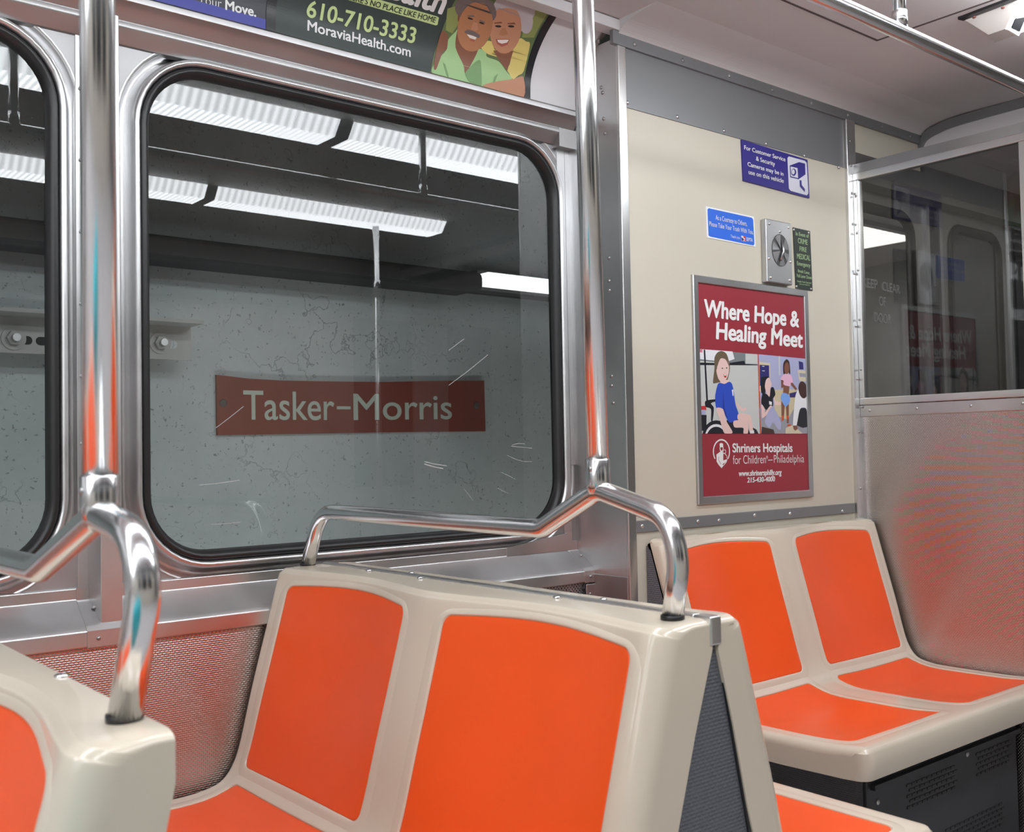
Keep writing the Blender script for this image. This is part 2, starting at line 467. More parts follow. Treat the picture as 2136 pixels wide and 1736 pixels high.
win1, pane1 = make_window('window_1', GX0, GX1, 'large round-cornered window with black gasket between the two chrome poles')
win2, pane2 = make_window('window_2', W1X0, W1X1, 'round-cornered window cut off by the left edge of the photo')
sc = MB(); P = planeY(YW + .0052)      # keyed scratches in the pane
for pts, w_ in (([(1068, 929), (1080, 925), (1095, 926)], .0012), ([(1066, 931), (1088, 933), (1110, 935)], .0012), ([(1058, 950), (1075, 958), (1092, 963), (1110, 963)], .001),
                ([(1045, 985), (1060, 992), (1075, 1000)], .001), ([(1038, 1018), (1050, 1025), (1062, 1030)], .0009), ([(968, 1020), (976, 1030), (987, 1045)], .001),
                ([(936, 804), (975, 775), (1018, 740)], .0013), ([(936, 731), (968, 707)], .001), ([(885, 963), (905, 968), (932, 972)], .002), ([(885, 968), (905, 974), (925, 978)], .0025),
                ([(450, 893), (478, 872), (508, 848)], .0012), ([(415, 1012), (450, 1009), (500, 1002)], .0016), ([(440, 1094), (470, 1093), (502, 1089)], .0014)):
    put_line(sc, P, pts, w_, SCRATCH, 0)
so = sc.build('scratch', SCRATCH, pane1); so['label'] = 'pale key scratches in the glass'

# sill, textured skirting panel
sill = MB()
sec = [(YW, .876), (YW - .006, .874), (YW - .006, .853), (YW - .012, .848), (2.018, .808), (2.010, .800), (2.009, .772), (2.013, .770), (2.03, .772), (YW + .02, .80), (YW + .02, .876)]
sill.loft([[(x, y, z) for y, z in sec] for x in (X0, XC)], STEEL, True, (True, True), smooth=False)
so = sill.build('trim_1', STEEL, bevel=.002); struct(so); so['label'] = 'steel window sill with sloped ledge under both windows'
sk = MB().box((X0, 2.022, .05), (XC, 2.05, .775)).build('wall_skirting', STEELP); sk.name = 'wall_panel_left'; struct(sk); sk['label'] = 'embossed steel panel below the window sill'

# joint plates on the sill and the upright between the windows
tr = bpy.data.objects.new('trim_2', None); COL.objects.link(tr); struct(tr); tr['label'] = 'steel upright channel between the two windows behind the left pole'
def plate(x0, x1, parent):
    s2 = [(YW - .0075, .876), (YW - .0075, .852), (YW - .013, .8495), (2.0165, .8095), (2.008, .801), (2.0072, .7705), (2.009, .7705), (2.010, .800), (2.018, .808), (YW - .012, .848), (YW - .006, .853), (YW - .006, .876)]
    b = MB(); b.loft([[(x, y, z) for y, z in s2] for x in (x0, x1)], STEEL, True, (True, True), smooth=False)
    b.build('joint_plate', STEEL, parent)
    screws(parent, [(x0 + .025, YW - .033, .839)], (0, -.6, .8), r=.004, m=STEEL_D)
    screws(parent, [(x0 + .02, 2.0068, .786)], (0, -1, 0), r=.004, m=STEEL_D)
plate(.628, .745, tr)
c = MB()
c.box((.632, YW - .004, ZB + .05), (.652, YW + .02, ZT + .03))
c.box((.700, YW - .004, ZB + .05), (.716, YW + .02, ZT + .03))
c.prism([(.650, YW, .815), (.657, 2.02, .805), (.697, 2.02, .805), (.702, YW, .815)], (0, 0, ZT + .03 - .81))
c.build('channel', STEEL, tr, bevel=.0015)
screws(tr, [(.641, YW - .005, z) for z in (1.02, 1.15, 1.28, 1.42, 1.56, 1.70, 1.84)], (0, -1, 0), r=.004)

# return face beside the windows, with its bright front flange
tr = bpy.data.objects.new('trim_3', None); COL.objects.link(tr); struct(tr); tr['label'] = 'deep steel corner post right of the big window'
MB().box((XC, 1.884, 0), (XC + .012, YW + .03, 2.19)).build('return_face', STEEL, tr)
MB().box((XC - .0035, 1.886, 0), (XC + .002, 2.02, .792)).build('lower_plate', STEEL_D, tr, bevel=.0015)
MB().box((XC - .001, 1.879, 0), (XC + .028, YB + .004, 2.19)).build('flange', ALU_B, tr, bevel=.002)
MB().box((1.888, YW - .004, .87), (1.915, YW + .02, ZT)).box((1.917, YW - .003, 1.08), (XC, YW + .02, ZT)).build('edge_strip', STEEL, tr)
MB().prism([(1.685, YW - .0085, .852), (1.895, YW - .0085, .852), (1.895, YW - .0085, .898), (1.70, YW - .0085, .876), (1.685, YW - .0085, .876)], (0, .004, 0)).build('cover_plate', STEEL, tr)
plate(1.895, XC - .0005, tr)
screws(tr, [(XC - .001, y, z) for y, z in ((1.935, 1.95), (1.938, 1.99), (1.93, 1.62), (1.932, 1.56), (1.932, 1.535), (1.93, 1.31), (1.931, 1.285), (1.94, 2.06), (1.945, 2.075), (1.926, 1.24))], (-1, 0, 0), r=.005, m=STEEL_D)
# heater grille tucked under the right end of the sill
g = MB()
for i in range(26):
    x = 1.62 + i * .0105
    g.prism([(x, 2.019, .69), (x + .0035, 2.019, .69), (x + .0785, 2.019, .768), (x + .075, 2.019, .768)], (0, .002, 0))
    g.prism([(x + .075, 2.0185, .69), (x + .0785, 2.0185, .69), (x + .0035, 2.0185, .768), (x, 2.0185, .768)], (0, .002, 0))
gr = g.build('heater_grille', ALU)
tag(gr, 'small wire mesh grille under the right end of the window sill', 'grille')
br_ = MB(); br_.box((1.896, 2.003, .60), (1.9315, 2.008, .767)); brk = br_.build('bracket', ALU, bevel=.0022)
tag(brk, 'upright steel bracket plate below the sill beside the mesh grille', 'bracket')
screws(brk, [(1.908, 2.0025, .742)], (0, -1, 0), r=.0035, m=STEEL_D)

# ------------------------------------------------------------------ advert cove above the windows
COVE = [(2.034, 2.015), (2.034, 2.033), (2.029, 2.087), (2.003, 2.142), (1.960, 2.19), (1.900, 2.233)]
CP = catmull(COVE, 8)
CS = [0]
for p, q in zip(CP, CP[1:]): CS.append(CS[-1] + math.hypot(q[0] - p[0], q[1] - p[1]))


def cove_at(s):
    i = 0
    while i < len(CS) - 2 and CS[i + 1] < s: i += 1
    t = (s - CS[i]) / (CS[i + 1] - CS[i]); a, b = CP[i], CP[i + 1]
    d = Vector((b[0] - a[0], b[1] - a[1])).normalized()
    return Vector((a[0] + (b[0] - a[0]) * t, a[1] + (b[1] - a[1]) * t)), Vector((-d.y, d.x))


def cove_to2(px, py):
    d = ray(px, py); best = None
    for i in range(len(CP) - 1):
        a, b = Vector(CP[i]), Vector(CP[i + 1]); e = b - a; n = Vector((-e.y, e.x))
        den = n.x * d.y + n.y * d.z
        if abs(den) < 1e-9: continue
        t = (n.x * (a.x - EYE.y) + n.y * (a.y - EYE.z)) / den; h = EYE + d * t
        k = ((h.y - a.x) * e.x + (h.z - a.y) * e.y) / e.length_squared
        lo = -50 if i == 0 else 0; hi = 50 if i == len(CP) - 2 else 1
        if lo <= k <= hi and t > 0: return (h.x, CS[i] + k * (CS[i + 1] - CS[i]))
    return (h.x, CS[-1])


def cove_to3(x, s, o):
    p, n = cove_at(s)
    if n.x > 0: n = -n
    p = p + n * o; return Vector((x, p.x, p.y))


PCV = Plane(cove_to2, cove_to3)


def cove_strip(mb, x0, x1, s0, s1, off, m, thick=.0015, n=44):
    rr = []
    for x in (x0, x1):
        rr.append([cove_to3(x, s0 + (s1 - s0) * k / n, off) for k in range(n + 1)] + [cove_to3(x, s0 + (s1 - s0) * k / n, off - thick) for k in range(n, -1, -1)])
    mb.loft(rr, m, True, (True, True), smooth=False)


b = MB(); cove_strip(b, X0, XC, 0, CS[-1], 0, COVEM, .006); cv = b.build('ceiling_cove', COVEM); cv.name = 'ceiling_cove'; struct(cv)
b = MB()       # rack lip and the stepped steel valance under it
lip = [(2.030, 2.030), (2.022, 2.030), (2.018, 2.026), (2.018, 2.014), (2.024, 2.010), (2.036, 2.004), (2.052, 1.985), (2.050, 1.975), (2.052, 1.970), (2.074, 1.945), (YW + .01, 1.943), (YW + .01, 2.02), (2.036, 2.02)]
b.loft([[(x, y, z) for y, z in lip] for x in (X0, XC - .002)], STEEL_D, True, (True, True), smooth=False)
o = b.build('trim_4', STEEL_D, bevel=.0015); struct(o); o['label'] = 'steel rack lip and valance along the top of the windows'
b = MB(); b.box((X0, 2.0165, 2.012), (XC - .003, 2.019, 2.025)); o = b.build('trim_5', ALU, bevel=.001); struct(o); o['label'] = 'pale edge strip holding the advert cards'
b = MB(); b.box((1.875, 2.05, 1.935), (XC, YW, 1.985)); o = b.build('valance_end', STEEL_D); o.name = 'trim_6'; struct(o); o['label'] = 'end block of the valance beside the corner post'
b = MB(); cove_strip(b, 1.920, XC + .002, .03, CS[-1], .004, STEEL_D, .004); o = b.build('trim_7', STEEL_D); struct(o); o['label'] = 'curved steel strip at the end of the advert cove'
screws(o, [cove_to3(1.927, s, .0045) for s in (.16, .215)], (0, -.7, -.7), m=STEEL_D)

# advert cards ---------------------------------------------------------------
CARD_S0, CARD_S1 = .012, CS[-1] - .005
xa, _s = cove_to2(553, 60); xb = cove_to2(573, 76)[0]; xc = cove_to2(1092, 196)[0]; xd = cove_to2(1104, 205)[0]
ad2 = thing('advert_card', 'dark green advert card with phone number and smiling couple photo above the window', 'advert')
g_bg = flat('deep_green', 52, 62, 60); b = MB(); cove_strip(b, xb, xc, CARD_S0, CARD_S1, .003, g_bg); b.build('card', g_bg, ad2)
b = MB(); cove_strip(b, xc - .001, xd, CARD_S0 - .004, CARD_S1, .0045, BLACK); b.build('edge_strip', BLACK, ad2)
LG = flat('pale_lime', 196, 214, 150); DG = flat('ink_green', 30, 36, 30)
lw = MB(); lg = MB()
z3 = lambda x, y: (600 + x / 6.2824, y / 6.2824)      # detail view to photo pixels
put_text(lg, PCV, '610-710-3333', z3(235, 215), z3(1645, 568), z3(245, -5), LG, .0037, bold=.022)
put_text(lw, PCV, 'MoraviaHealth.com', z3(250, 402), z3(1597, 750), z3(255, 268), WHITE, .0036, bold=.022)
put_text(lw, PCV, 'Health', (762, -22), (919, 27), (768, -74), WHITE, .0036, bold=.035)
put_poly(lg, PCV, [z3(560, -194), z3(1950, 208), z3(1975, 225), z3(1955, 320), z3(1930, 328), z3(545, -74)], LG, .0034, sub=6)
put_text(lw, PCV, "THERE'S NO PLACE LIKE HOME", (713, -5), z3(1918, 292), (714, -17), DG, .0038, bold=.01)
lg.build('phone_lettering', LG, ad2); lw.build('lettering', None, ad2)
# the printed couple, flat shapes on the card
S1, S2, S3 = flat('skin_warm', 176, 120, 84), flat('skin_light', 190, 134, 104), flat('skin_shade', 132, 84, 62)
SH, SHD, YL = flat('shirt_green', 160, 196, 138), flat('shirt_fold', 118, 156, 102), flat('blouse_yellow', 216, 196, 116)
HW, HG, TE, FO, FO2 = flat('hair_white', 186, 176, 180), flat('hair_grey', 112, 100, 98), flat('teeth', 228, 220, 214), flat('foliage', 96, 112, 70), flat('foliage_light', 138, 146, 84)
EY, LIP = flat('eye_dark', 56, 38, 32), flat('lip', 166, 92, 80)
z7 = lambda x, y: (850 + x / 6.1029, y / 6.1029)
def art(mb, P, zf):
    n = [0]
    def f(pts, m, sub=0):
        n[0] += 1; pts = soft(pts) if n[0] > 3 and 5 < len(pts) < 18 else pts
        put_poly(mb, P, [zf(*p) for p in pts], m, .0036 + n[0] * .00003, sub)
    return f
pc = MB(); A = art(pc, PCV, z7)
A([(610, -30), (1940, -30), (1820, 140), (1690, 330), (1590, 560), (1500, 900), (1462, 1245), (900, 1110), (280, 930), (400, 480), (480, 250)], FO, 4)
A([(1560, -20), (1900, -20), (1700, 280), (1600, 470), (1450, 470), (1480, 300)], FO2, 3)
A([(500, 100), (640, 60), (640, 300), (560, 420), (480, 380)], FO2, 2)
A([(300, 930), (340, 800), (480, 640), (510, 500), (600, 400), (640, 380), (720, 640), (880, 620), (990, 640), (1000, 720), (1150, 780), (1240, 900), (1320, 1010), (1180, 1050), (920, 1110), (700, 1060), (500, 1010)], SH, 3)
A([(620, 400), (650, 380), (720, 600), (880, 590), (870, 680), (730, 940), (700, 830), (600, 600)], S3, 2)
A([(900, 570), (980, 520), (1060, 530), (1130, 720), (1260, 900), (1330, 1010), (1400, 960), (1470, 900), (1550, 560), (1500, 520), (1420, 480), (1330, 640), (1270, 850), (1120, 660), (1020, 690)], YL, 3)
A([(1080, 640), (1340, 640), (1300, 760), (1260, 900), (1140, 740)], S3, 2)
A(ell(1350, 110, 270, 230, 22), HW)
A(ell(1500, 260, 90, 160, 16), HW)
A(ell(1240, 360, 200, 320, 26, 6), S2)
A([(1060, 240), (1120, 120), (1250, 90), (1400, 130), (1450, 260), (1440, 90), (1280, 40), (1130, 70), (1050, 160)], HW, 2)
A(ell(860, 120, 270, 190, 22, 15), HG)
A(ell(665, 215, 36, 70, 14, 10), S3)
A(ell(850, 330, 218, 330, 28, 14), S1)
A([(650, 240), (700, 80), (820, 20), (980, 40), (1060, 170), (1100, 60), (1000, -30), (760, -30), (670, 90)], HG, 2)
for cx, cy in ((790, 228), (935, 285)): A(ell(cx, cy, 36, 12, 12, 18), EY)
A([(755, 190), (830, 185), (850, 205), (760, 205)], HG); A([(905, 240), (980, 270), (975, 285), (905, 258)], HG)
A([(830, 270), (880, 285), (890, 370), (850, 385), (800, 365)], S2, 1)
A([(715, 400), (760, 370), (850, 400), (910, 445), (890, 478), (820, 445), (750, 425)], HG, 2)
A([(745, 430), (820, 450), (870, 470), (850, 500), (780, 478)], TE, 2)
A([(780, 490), (850, 505), (835, 530), (790, 515)], LIP, 1)
for cx in (1145, 1310): A(ell(cx, 325, 40, 15, 12, 4), EY)
A([(1090, 280), (1180, 265), (1200, 285), (1100, 292)], S3, 1); A([(1260, 285), (1350, 275), (1370, 300), (1270, 297)], S3, 1)
A([(1195, 350), (1240, 350), (1270, 430), (1200, 450), (1150, 430)], S1, 1)
A([(1110, 490), (1290, 490), (1265, 560), (1190, 590), (1130, 555)], LIP, 2)
A([(1130, 500), (1280, 497), (1255, 535), (1190, 550), (1145, 532)], TE, 2)
A([(420, 400), (500, 430), (490, 620), (440, 660), (400, 760), (350, 890), (320, 860), (360, 620)], S3, 2)
A([(930, 1110), (1080, 1050), (1330, 1010), (1460, 980), (1465, 1245), (1180, 1180)], S2, 3)
A([(720, 950), (790, 850), (880, 770), (920, 790), (930, 1080), (880, 1100), (810, 1090)], SHD, 2)
A([(470, 830), (520, 1010), (500, 1005), (440, 800)], SHD, 1); A([(1070, 1060), (1090, 980), (1140, 940), (1100, 1050)], SHD, 1)
pc.build('picture', None, ad2)

ad1 = thing('advert_card', 'dark grey advert card with a purple band, left of the green card above the window', 'advert')
DGY, PUR = flat('slate', 58, 60, 68), flat('violet_blue', 70, 74, 160)
xl = .30
b = MB(); cove_strip(b, xl, xa, CARD_S0, CARD_S1, .003, DGY); b.build('card', DGY, ad1)
s_top = cove_to2(240 + 2075 / 6.675, 345 / 6.675)[1] + .011
b = MB(); cove_strip(b, xl, xa - .0008, CARD_S0, s_top, .0038, PUR, .0006); b.build('colour_band', PUR, ad1)
b = MB(); cove_strip(b, xa, xb, CARD_S0 - .004, CARD_S1, .0045, BLACK); b.build('edge_strip', BLACK, ad1)
lw = MB(); z2 = lambda x, y: (240 + x / 6.675, y / 6.675)
put_text(lw, PCV, 'Move.', z2(1527, 138), z2(1950, 240), z2(1532, 5), WHITE, .0036, bold=.03)
put_text(lw, PCV, 'Your', z2(1150, 48), z2(1472, 118), z2(1152, -80), WHITE, .0036, bold=-.012)
put_text(lw, PCV, 'g', z2(1000, 12), z2(1062, 25), z2(1000, -115), WHITE, .0036, bold=-.012)
lw.build('lettering', WHITE, ad1)

# ------------------------------------------------------------------ beige door-pocket wall
wb = bpy.data.objects.new('wall_pocket', None); COL.objects.link(wb); struct(wb)
b = MB(); b.box((XC + .01, YB, 0), (2.975, YB + .02, 2.2)); b.box((2.975, YB, 2.075), (XB, YB + .02, 2.2)); b.build('beige_panel', BEIGE, wb)
g0 = onY(1297, 222, YB).z
b = MB(); b.box((XC + .025, YB - .003, g0), (2.962, YB + .005, 2.2)); gp = b.build('grey_panel', GREYP, wb)
screws(gp, [onY(x, y, YB - .003) for x, y in ((1309, 214), (1413, 244), (1510, 273), (1598, 300), (1678, 325), (1750, 349))], (0, -1, 0))
b = MB(); b.box((XC - .02, YB - .010, 2.168), (XB, YB + .004, 2.205)); o = b.build('trim_8', GREYP, bevel=.002); struct(o); o['label'] = 'grey strip where the beige wall meets the ceiling'
screws(o, [(x, YB - .0105, 2.183) for x in (1.99, 2.18, 2.38, 2.58, 2.78, 2.98, 3.18, 3.36)], (0, -1, 0), m=STEEL_D)
b = MB(); b.box((X0, 1.872, 2.205), (2.03, 1.912, 2.233)); o = b.build('trim_9', COVEM, bevel=.002); struct(o); o['label'] = 'ceiling edge strip over the advert cards'
rz0 = onY(1322, 1112, YB).z; rz1 = onY(1322, 1087, YB).z
b = MB(); b.box((XC + .028, YB - .005, rz0), (2.962, YB + .002, rz1)); o = b.build('trim_10', GREYP, bevel=.0015); struct(o); o['label'] = 'grey metal rail along the beige wall above the bench'
screws(o, [onY(x, y, YB - .005) for x, y in ((1340, 1098), (1408, 1090), (1456, 1088), (1500, 1086), (1574, 1075), (1648, 1072), (1757, 1067))], (0, -1, 0), m=ALU_B)

PB = planeY(YB)
# poster ---------------------------------------------------------------------
po = thing('poster', 'framed maroon hospital poster with two photos on the beige wall', 'poster')
a, d = onY(1441, 573, YB), onY(1693, 1036, YB); px0, px1, pz0, pz1 = a.x, d.x, d.z, a.z
fw = .021
b = MB()
rings = [[(x, YB - h, z) for x, z in ((px0 + i, pz0 + i), (px1 - i, pz0 + i), (px1 - i, pz1 - i), (px0 + i, pz1 - i))] for i, h in ((0, 0), (0, .006), (.002, .009), (fw - .002, .009), (fw, .007), (fw, .002))]
b.loft(rings, ALU, smooth=False); b.build('frame', ALU, po)
MAR = flat('maroon', 148, 46, 58)
b = MB(); b.box((px0 + fw - .002, YB - .004, pz0 + fw - .002), (px1 - fw + .002, YB - .001, pz1 - fw + .002)); b.build('sheet', MAR, po)
z5 = lambda x, y: (1440 + x / 3.4731, 560 + y / 3.4731)
lw = MB()
put_text(lw, PB, 'Where Hope &', z5(96, 348), z5(775, 425), z5(92, 228), WHITE, .0047, bold=.035, shear=.08)
put_text(lw, PB, 'Healing Meet', z5(180, 510), z5(803, 573), z5(182, 392), WHITE, .0047, bold=.035, shear=.08)
za = lambda x, y: (1460 + x / 8.9, 900 + y / 8.9)
put_text(lw, PB, 'Shriners Hospitals', za(585, 388), za(1690, 380), za(585, 228), WHITE, .0047, bold=.03)
put_text(lw, PB, 'for Children', za(590, 608), za(1200, 592), za(590, 448), WHITE, .0047, bold=-.008)
put_text(lw, PB, '\u00ae', za(1205, 512), za(1240, 512), za(1205, 455), WHITE, .0047)
put_text(lw, PB, '\u2014', za(1240, 590), za(1328, 585), za(1240, 445), WHITE, .0047)
put_text(lw, PB, 'Philadelphia', za(1350, 585), za(1910, 575), za(1350, 440), WHITE, .0047, bold=-.008)
put_text(lw, PB, 'www.shrinersphilly.org', za(700, 830), za(1490, 805), za(700, 730), WHITE, .0047, bold=.035, shear=.15)
put_text(lw, PB, '215-430-4000', za(855, 950), za(1368, 925), za(855, 860), WHITE, .0047, bold=.035, shear=.12)
lw.build('lettering', WHITE, po)
em = MB()
arc = [za(375 + 150 * math.sin(math.radians(t)), 375 - 218 * math.cos(math.radians(t))) for t in range(-128, 129, 8)]
put_line(em, PB, arc, .0042, WHITE, .0047)
put_poly(em, PB, [za(*p) for p in ((345, 300), (340, 230), (370, 215), (405, 230), (410, 310), (400, 300), (372, 295), (350, 305))], WHITE, .0047)
put_poly(em, PB, [za(*p) for p in ((340, 300), (352, 305), (360, 345), (378, 362), (396, 345), (402, 300), (415, 310), (405, 360), (390, 385), (410, 400), (408, 540), (470, 520), (480, 560), (395, 610), (410, 640), (378, 685), (320, 620), (285, 560), (282, 430), (355, 375), (342, 340))], WHITE, .0047)
put_line(em, PB, [za(430 + 26 * math.sin(t / 10), 378 - 36 * math.cos(t / 10)) for t in range(0, 64, 4)], .002, WHITE, .0047)
put_line(em, PB, [za(*p) for p in ((440, 415), (475, 460), (480, 520), (460, 580), (410, 635))], .002, WHITE, .0047)
put_line(em, PB, [za(*p) for p in ((322, 470), (325, 540), (365, 610))], .0015, MAR, .0049)
em.build('emblem', None, po)
# printed photographs on the poster
K = {k: flat(k, *v) for k, v in dict(ph_wall=(196, 200, 198), ph_floor=(168, 174, 172), ph_shade=(120, 128, 130), ph_black=(24, 26, 36), ph_white=(226, 228, 232), ph_blue=(44, 78, 190), ph_bluedk=(34, 56, 150),
     ph_face=(228, 196, 190), ph_hair=(104, 90, 70), ph_red=(196, 46, 52), ph_lilac=(168, 172, 206), ph_navy=(48, 46, 108), ph_tan=(206, 196, 170), ph_pink=(226, 180, 206), ph_brown=(128, 84, 66), ph_dkbrown=(66, 44, 40),
     ph_sky=(120, 164, 232), ph_grey=(150, 152, 162), ph_khaki=(202, 190, 156), ph_orange=(214, 84, 40), ph_pinkdk=(210, 120, 140)).items()}
z8 = lambda x, y: (1440 + x / 8.2154, 720 + y / 8.2154)
pc = MB()
def art2(zf, P, o0=.0046):
    n = [0]
    def f(pts, m, sub=0):
        n[0] += 1; pts = soft(pts) if n[0] > 8 and 5 < len(pts) < 18 else pts
        put_poly(pc, P, [zf(p[0], min(p[1], 1519)) for p in pts], K[m], o0 + n[0] * .00002, sub)
    return f
A = art2(z8, PB)
A([(104, 68), (1130, 158), (1170, 1520), (128, 1520)], 'ph_wall')
A([(104, 68), (1130, 158), (1132, 330), (900, 330), (108, 270)], 'ph_shade')
A([(104, 68), (700, 112), (735, 240), (600, 290), (106, 240)], 'ph_white'); A([(104, 68), (190, 78), (180, 130), (104, 120)], 'ph_pinkdk')
A([(920, 150), (1130, 160), (1132, 325), (925, 320)], 'ph_wall')
A([(108, 300), (1132, 335), (1132, 350), (108, 345)], 'ph_black'); A([(640, 310), (900, 270), (920, 330), (640, 335)], 'ph_black')
A([(115, 700), (1140, 900), (1160, 1400), (1000, 1520), (128, 1520)], 'ph_wall')
A([(205, 80), (232, 82), (280, 960), (250, 960)], 'ph_black')
A([(130, 1050), (245, 1040), (250, 1120), (130, 1120)], 'ph_red'); A([(130, 1110), (240, 1110), (240, 1200), (130, 1190)], 'ph_lilac'); A([(130, 1195), (255, 1200), (250, 1470), (160, 1470), (135, 1400)], 'ph_black')
A([(235, 960), (400, 930), (430, 960), (330, 1000), (380, 1080), (360, 1290), (330, 1290), (330, 1100), (240, 1060)], 'ph_black')
A(ell(420, 1560, 235, 270, 24), 'ph_black'); A(ell(420, 1570, 190, 215, 24), 'ph_white'); A(ell(420, 1580, 160, 180, 24), 'ph_black')
A([(1040, 1410), (1110, 1450), (1145, 1520), (1050, 1520)], 'ph_black')
A([(600, 1290), (880, 1180), (1000, 1520), (560, 1520)], 'ph_black')
A([(390, 400), (390, 220), (440, 130), (520, 105), (600, 160), (650, 330), (650, 440), (600, 620), (470, 640), (380, 660), (365, 620)], 'ph_hair')
A([(760, 960), (860, 1080), (930, 1070), (930, 1110), (880, 1140), (800, 1080)], 'ph_face')
A(ell(535, 420, 105, 215, 22, 4), 'ph_face'); A([(420, 430), (440, 400), (470, 500), (430, 500)], 'ph_face')
A([(480, 600), (630, 600), (640, 660), (500, 670)], 'ph_face')
A([(440, 360), (430, 240), (520, 150), (600, 230), (640, 370), (580, 250), (500, 230), (460, 300)], 'ph_hair')
A(ell(525, 400, 14, 12, 10), 'ph_hair'); A(ell(598, 395, 14, 12, 10), 'ph_hair'); A([(540, 500), (600, 505), (590, 560), (560, 560)], 'ph_red'); A([(548, 505), (598, 508), (590, 525), (555, 525)], 'ph_white')
A([(440, 690), (480, 650), (560, 668), (640, 630), (690, 670), (720, 800), (750, 1020), (800, 1170), (780, 1270), (650, 1330), (570, 1200), (540, 1100), (420, 1080), (400, 880)], 'ph_blue')
A([(540, 760), (560, 1080), (620, 1270), (580, 1220), (530, 1100)], 'ph_bluedk'); A([(685, 768), (712, 765), (716, 870), (700, 872)], 'ph_white')
A([(420, 1085), (535, 1100), (590, 1300), (700, 1500), (560, 1515), (480, 1280)], 'ph_face')
A([(800, 1180), (990, 1195), (1030, 1300), (1050, 1480), (1000, 1490), (960, 1330), (900, 1290), (790, 1280)], 'ph_face')
A([(720, 1300), (900, 1290), (960, 1350), (960, 1515), (885, 1515), (880, 1420), (730, 1410)], 'ph_face'); A([(1000, 1470), (1065, 1460), (1070, 1515), (1010, 1515)], 'ph_white')
A([(1130, 158), (1148, 160), (1190, 1520), (1170, 1520)], 'ph_orange')
A([(1148, 160), (2005, 242), (2030, 1525), (1190, 1520)], 'ph_lilac')
A([(1160, 1080), (2020, 1080), (2030, 1525), (1190, 1520)], 'ph_grey')
A([(1155, 290), (1340, 310), (1345, 800), (1160, 800)], 'ph_tan'); A([(1160, 340), (1322, 350), (1330, 700), (1165, 700)], 'ph_navy'); A([(1205, 360), (1245, 362), (1245, 372), (1205, 370)], 'ph_white'); A([(1205, 438), (1250, 440), (1250, 450), (1205, 448)], 'ph_white')
A([(1830, 275), (1905, 300), (1915, 420), (1840, 420)], 'ph_navy'); A([(1810, 430), (2010, 450), (2015, 640), (1840, 610)], 'ph_tan'); A([(1840, 480), (2010, 495), (2010, 560), (1850, 545)], 'ph_grey'); A([(1485, 190), (1510, 192), (1512, 520), (1490, 520)], 'ph_wall')
A([(1400, 770), (1800, 760), (1800, 1000), (1640, 1280), (1420, 1200)], 'ph_khaki'); A([(1670, 830), (1800, 800), (1800, 900), (1680, 900)], 'ph_navy')
A([(1200, 1400), (1400, 1450), (1420, 1525), (1190, 1520)], 'ph_dkbrown'); A([(1610, 1420), (1730, 1370), (1900, 1525), (1600, 1520)], 'ph_tan')
# seated woman in black
A([(1190, 560), (1260, 540), (1330, 560), (1300, 660), (1270, 740), (1250, 840), (1190, 820), (1180, 680)], 'ph_black')
A([(1270, 600), (1320, 560), (1350, 620), (1365, 680), (1340, 770), (1340, 880), (1290, 850), (1250, 720)], 'ph_face')
A([(1210, 830), (1290, 850), (1330, 890), (1350, 740), (1400, 730), (1430, 850), (1390, 920), (1390, 1040), (1290, 1120), (1190, 1010)], 'ph_black'); A([(1320, 960), (1370, 975), (1370, 1030), (1325, 1020)], 'ph_white')
A([(1400, 900), (1440, 960), (1530, 980), (1525, 1030), (1420, 1030)], 'ph_face'); A([(1195, 1020), (1250, 1100), (1250, 1160), (1340, 1040), (1380, 1060), (1370, 1110), (1220, 1250), (1195, 1220)], 'ph_face')
A([(1370, 1060), (1450, 1150), (1530, 1340), (1540, 1440), (1470, 1440), (1390, 1330), (1330, 1420), (1250, 1330), (1290, 1180)], 'ph_lilac'); A([(1530, 1310), (1600, 1340), (1605, 1520), (1520, 1520)], 'ph_grey')
# standing child
A([(1570, 500), (1565, 320), (1620, 245), (1670, 300), (1685, 500), (1640, 460)], 'ph_dkbrown'); A(ell(1625, 400, 42, 100, 18), 'ph_brown')
A([(1525, 600), (1550, 600), (1600, 640), (1580, 720), (1530, 740)], 'ph_brown'); A([(1690, 640), (1720, 640), (1800, 750), (1780, 780), (1700, 690)], 'ph_brown')
A([(1520, 590), (1560, 510), (1690, 510), (1730, 640), (1690, 650), (1680, 710), (1570, 680), (1570, 610)], 'ph_pink')
A([(1570, 690), (1670, 710), (1660, 850), (1560, 830)], 'ph_brown')
A([(1555, 820), (1660, 855), (1680, 950), (1640, 1060), (1600, 1060), (1520, 920)], 'ph_sky')
A([(1530, 960), (1590, 1050), (1570, 1290), (1535, 1290)], 'ph_brown'); A([(1610, 1060), (1660, 1010), (1660, 1340), (1625, 1340)], 'ph_brown'); A([(1535, 1210), (1562, 1210), (1562, 1300), (1535, 1300)], 'ph_orange'); A([(1620, 1210), (1660, 1210), (1655, 1270), (1625, 1270)], 'ph_orange'); A([(1640, 1360), (1700, 1360), (1690, 1390), (1630, 1390)], 'ph_orange')
# kneeling man in white
A([(1800, 1080), (1990, 1080), (1990, 1400), (1900, 1420), (1800, 1380)], 'ph_black'); A([(1770, 880), (1830, 760), (1900, 900), (1980, 700), (2020, 760), (2030, 1480), (1990, 1480), (1960, 1100), (1850, 1100), (1790, 1380), (1730, 1380), (1740, 1180)], 'ph_white')
A(ell(1900, 770, 75, 148, 20, -8), 'ph_dkbrown'); A([(1730, 1380), (1800, 1380), (1810, 1440), (1770, 1470), (1740, 1440)], 'ph_brown')
pc.build('photo_prints', None, po)

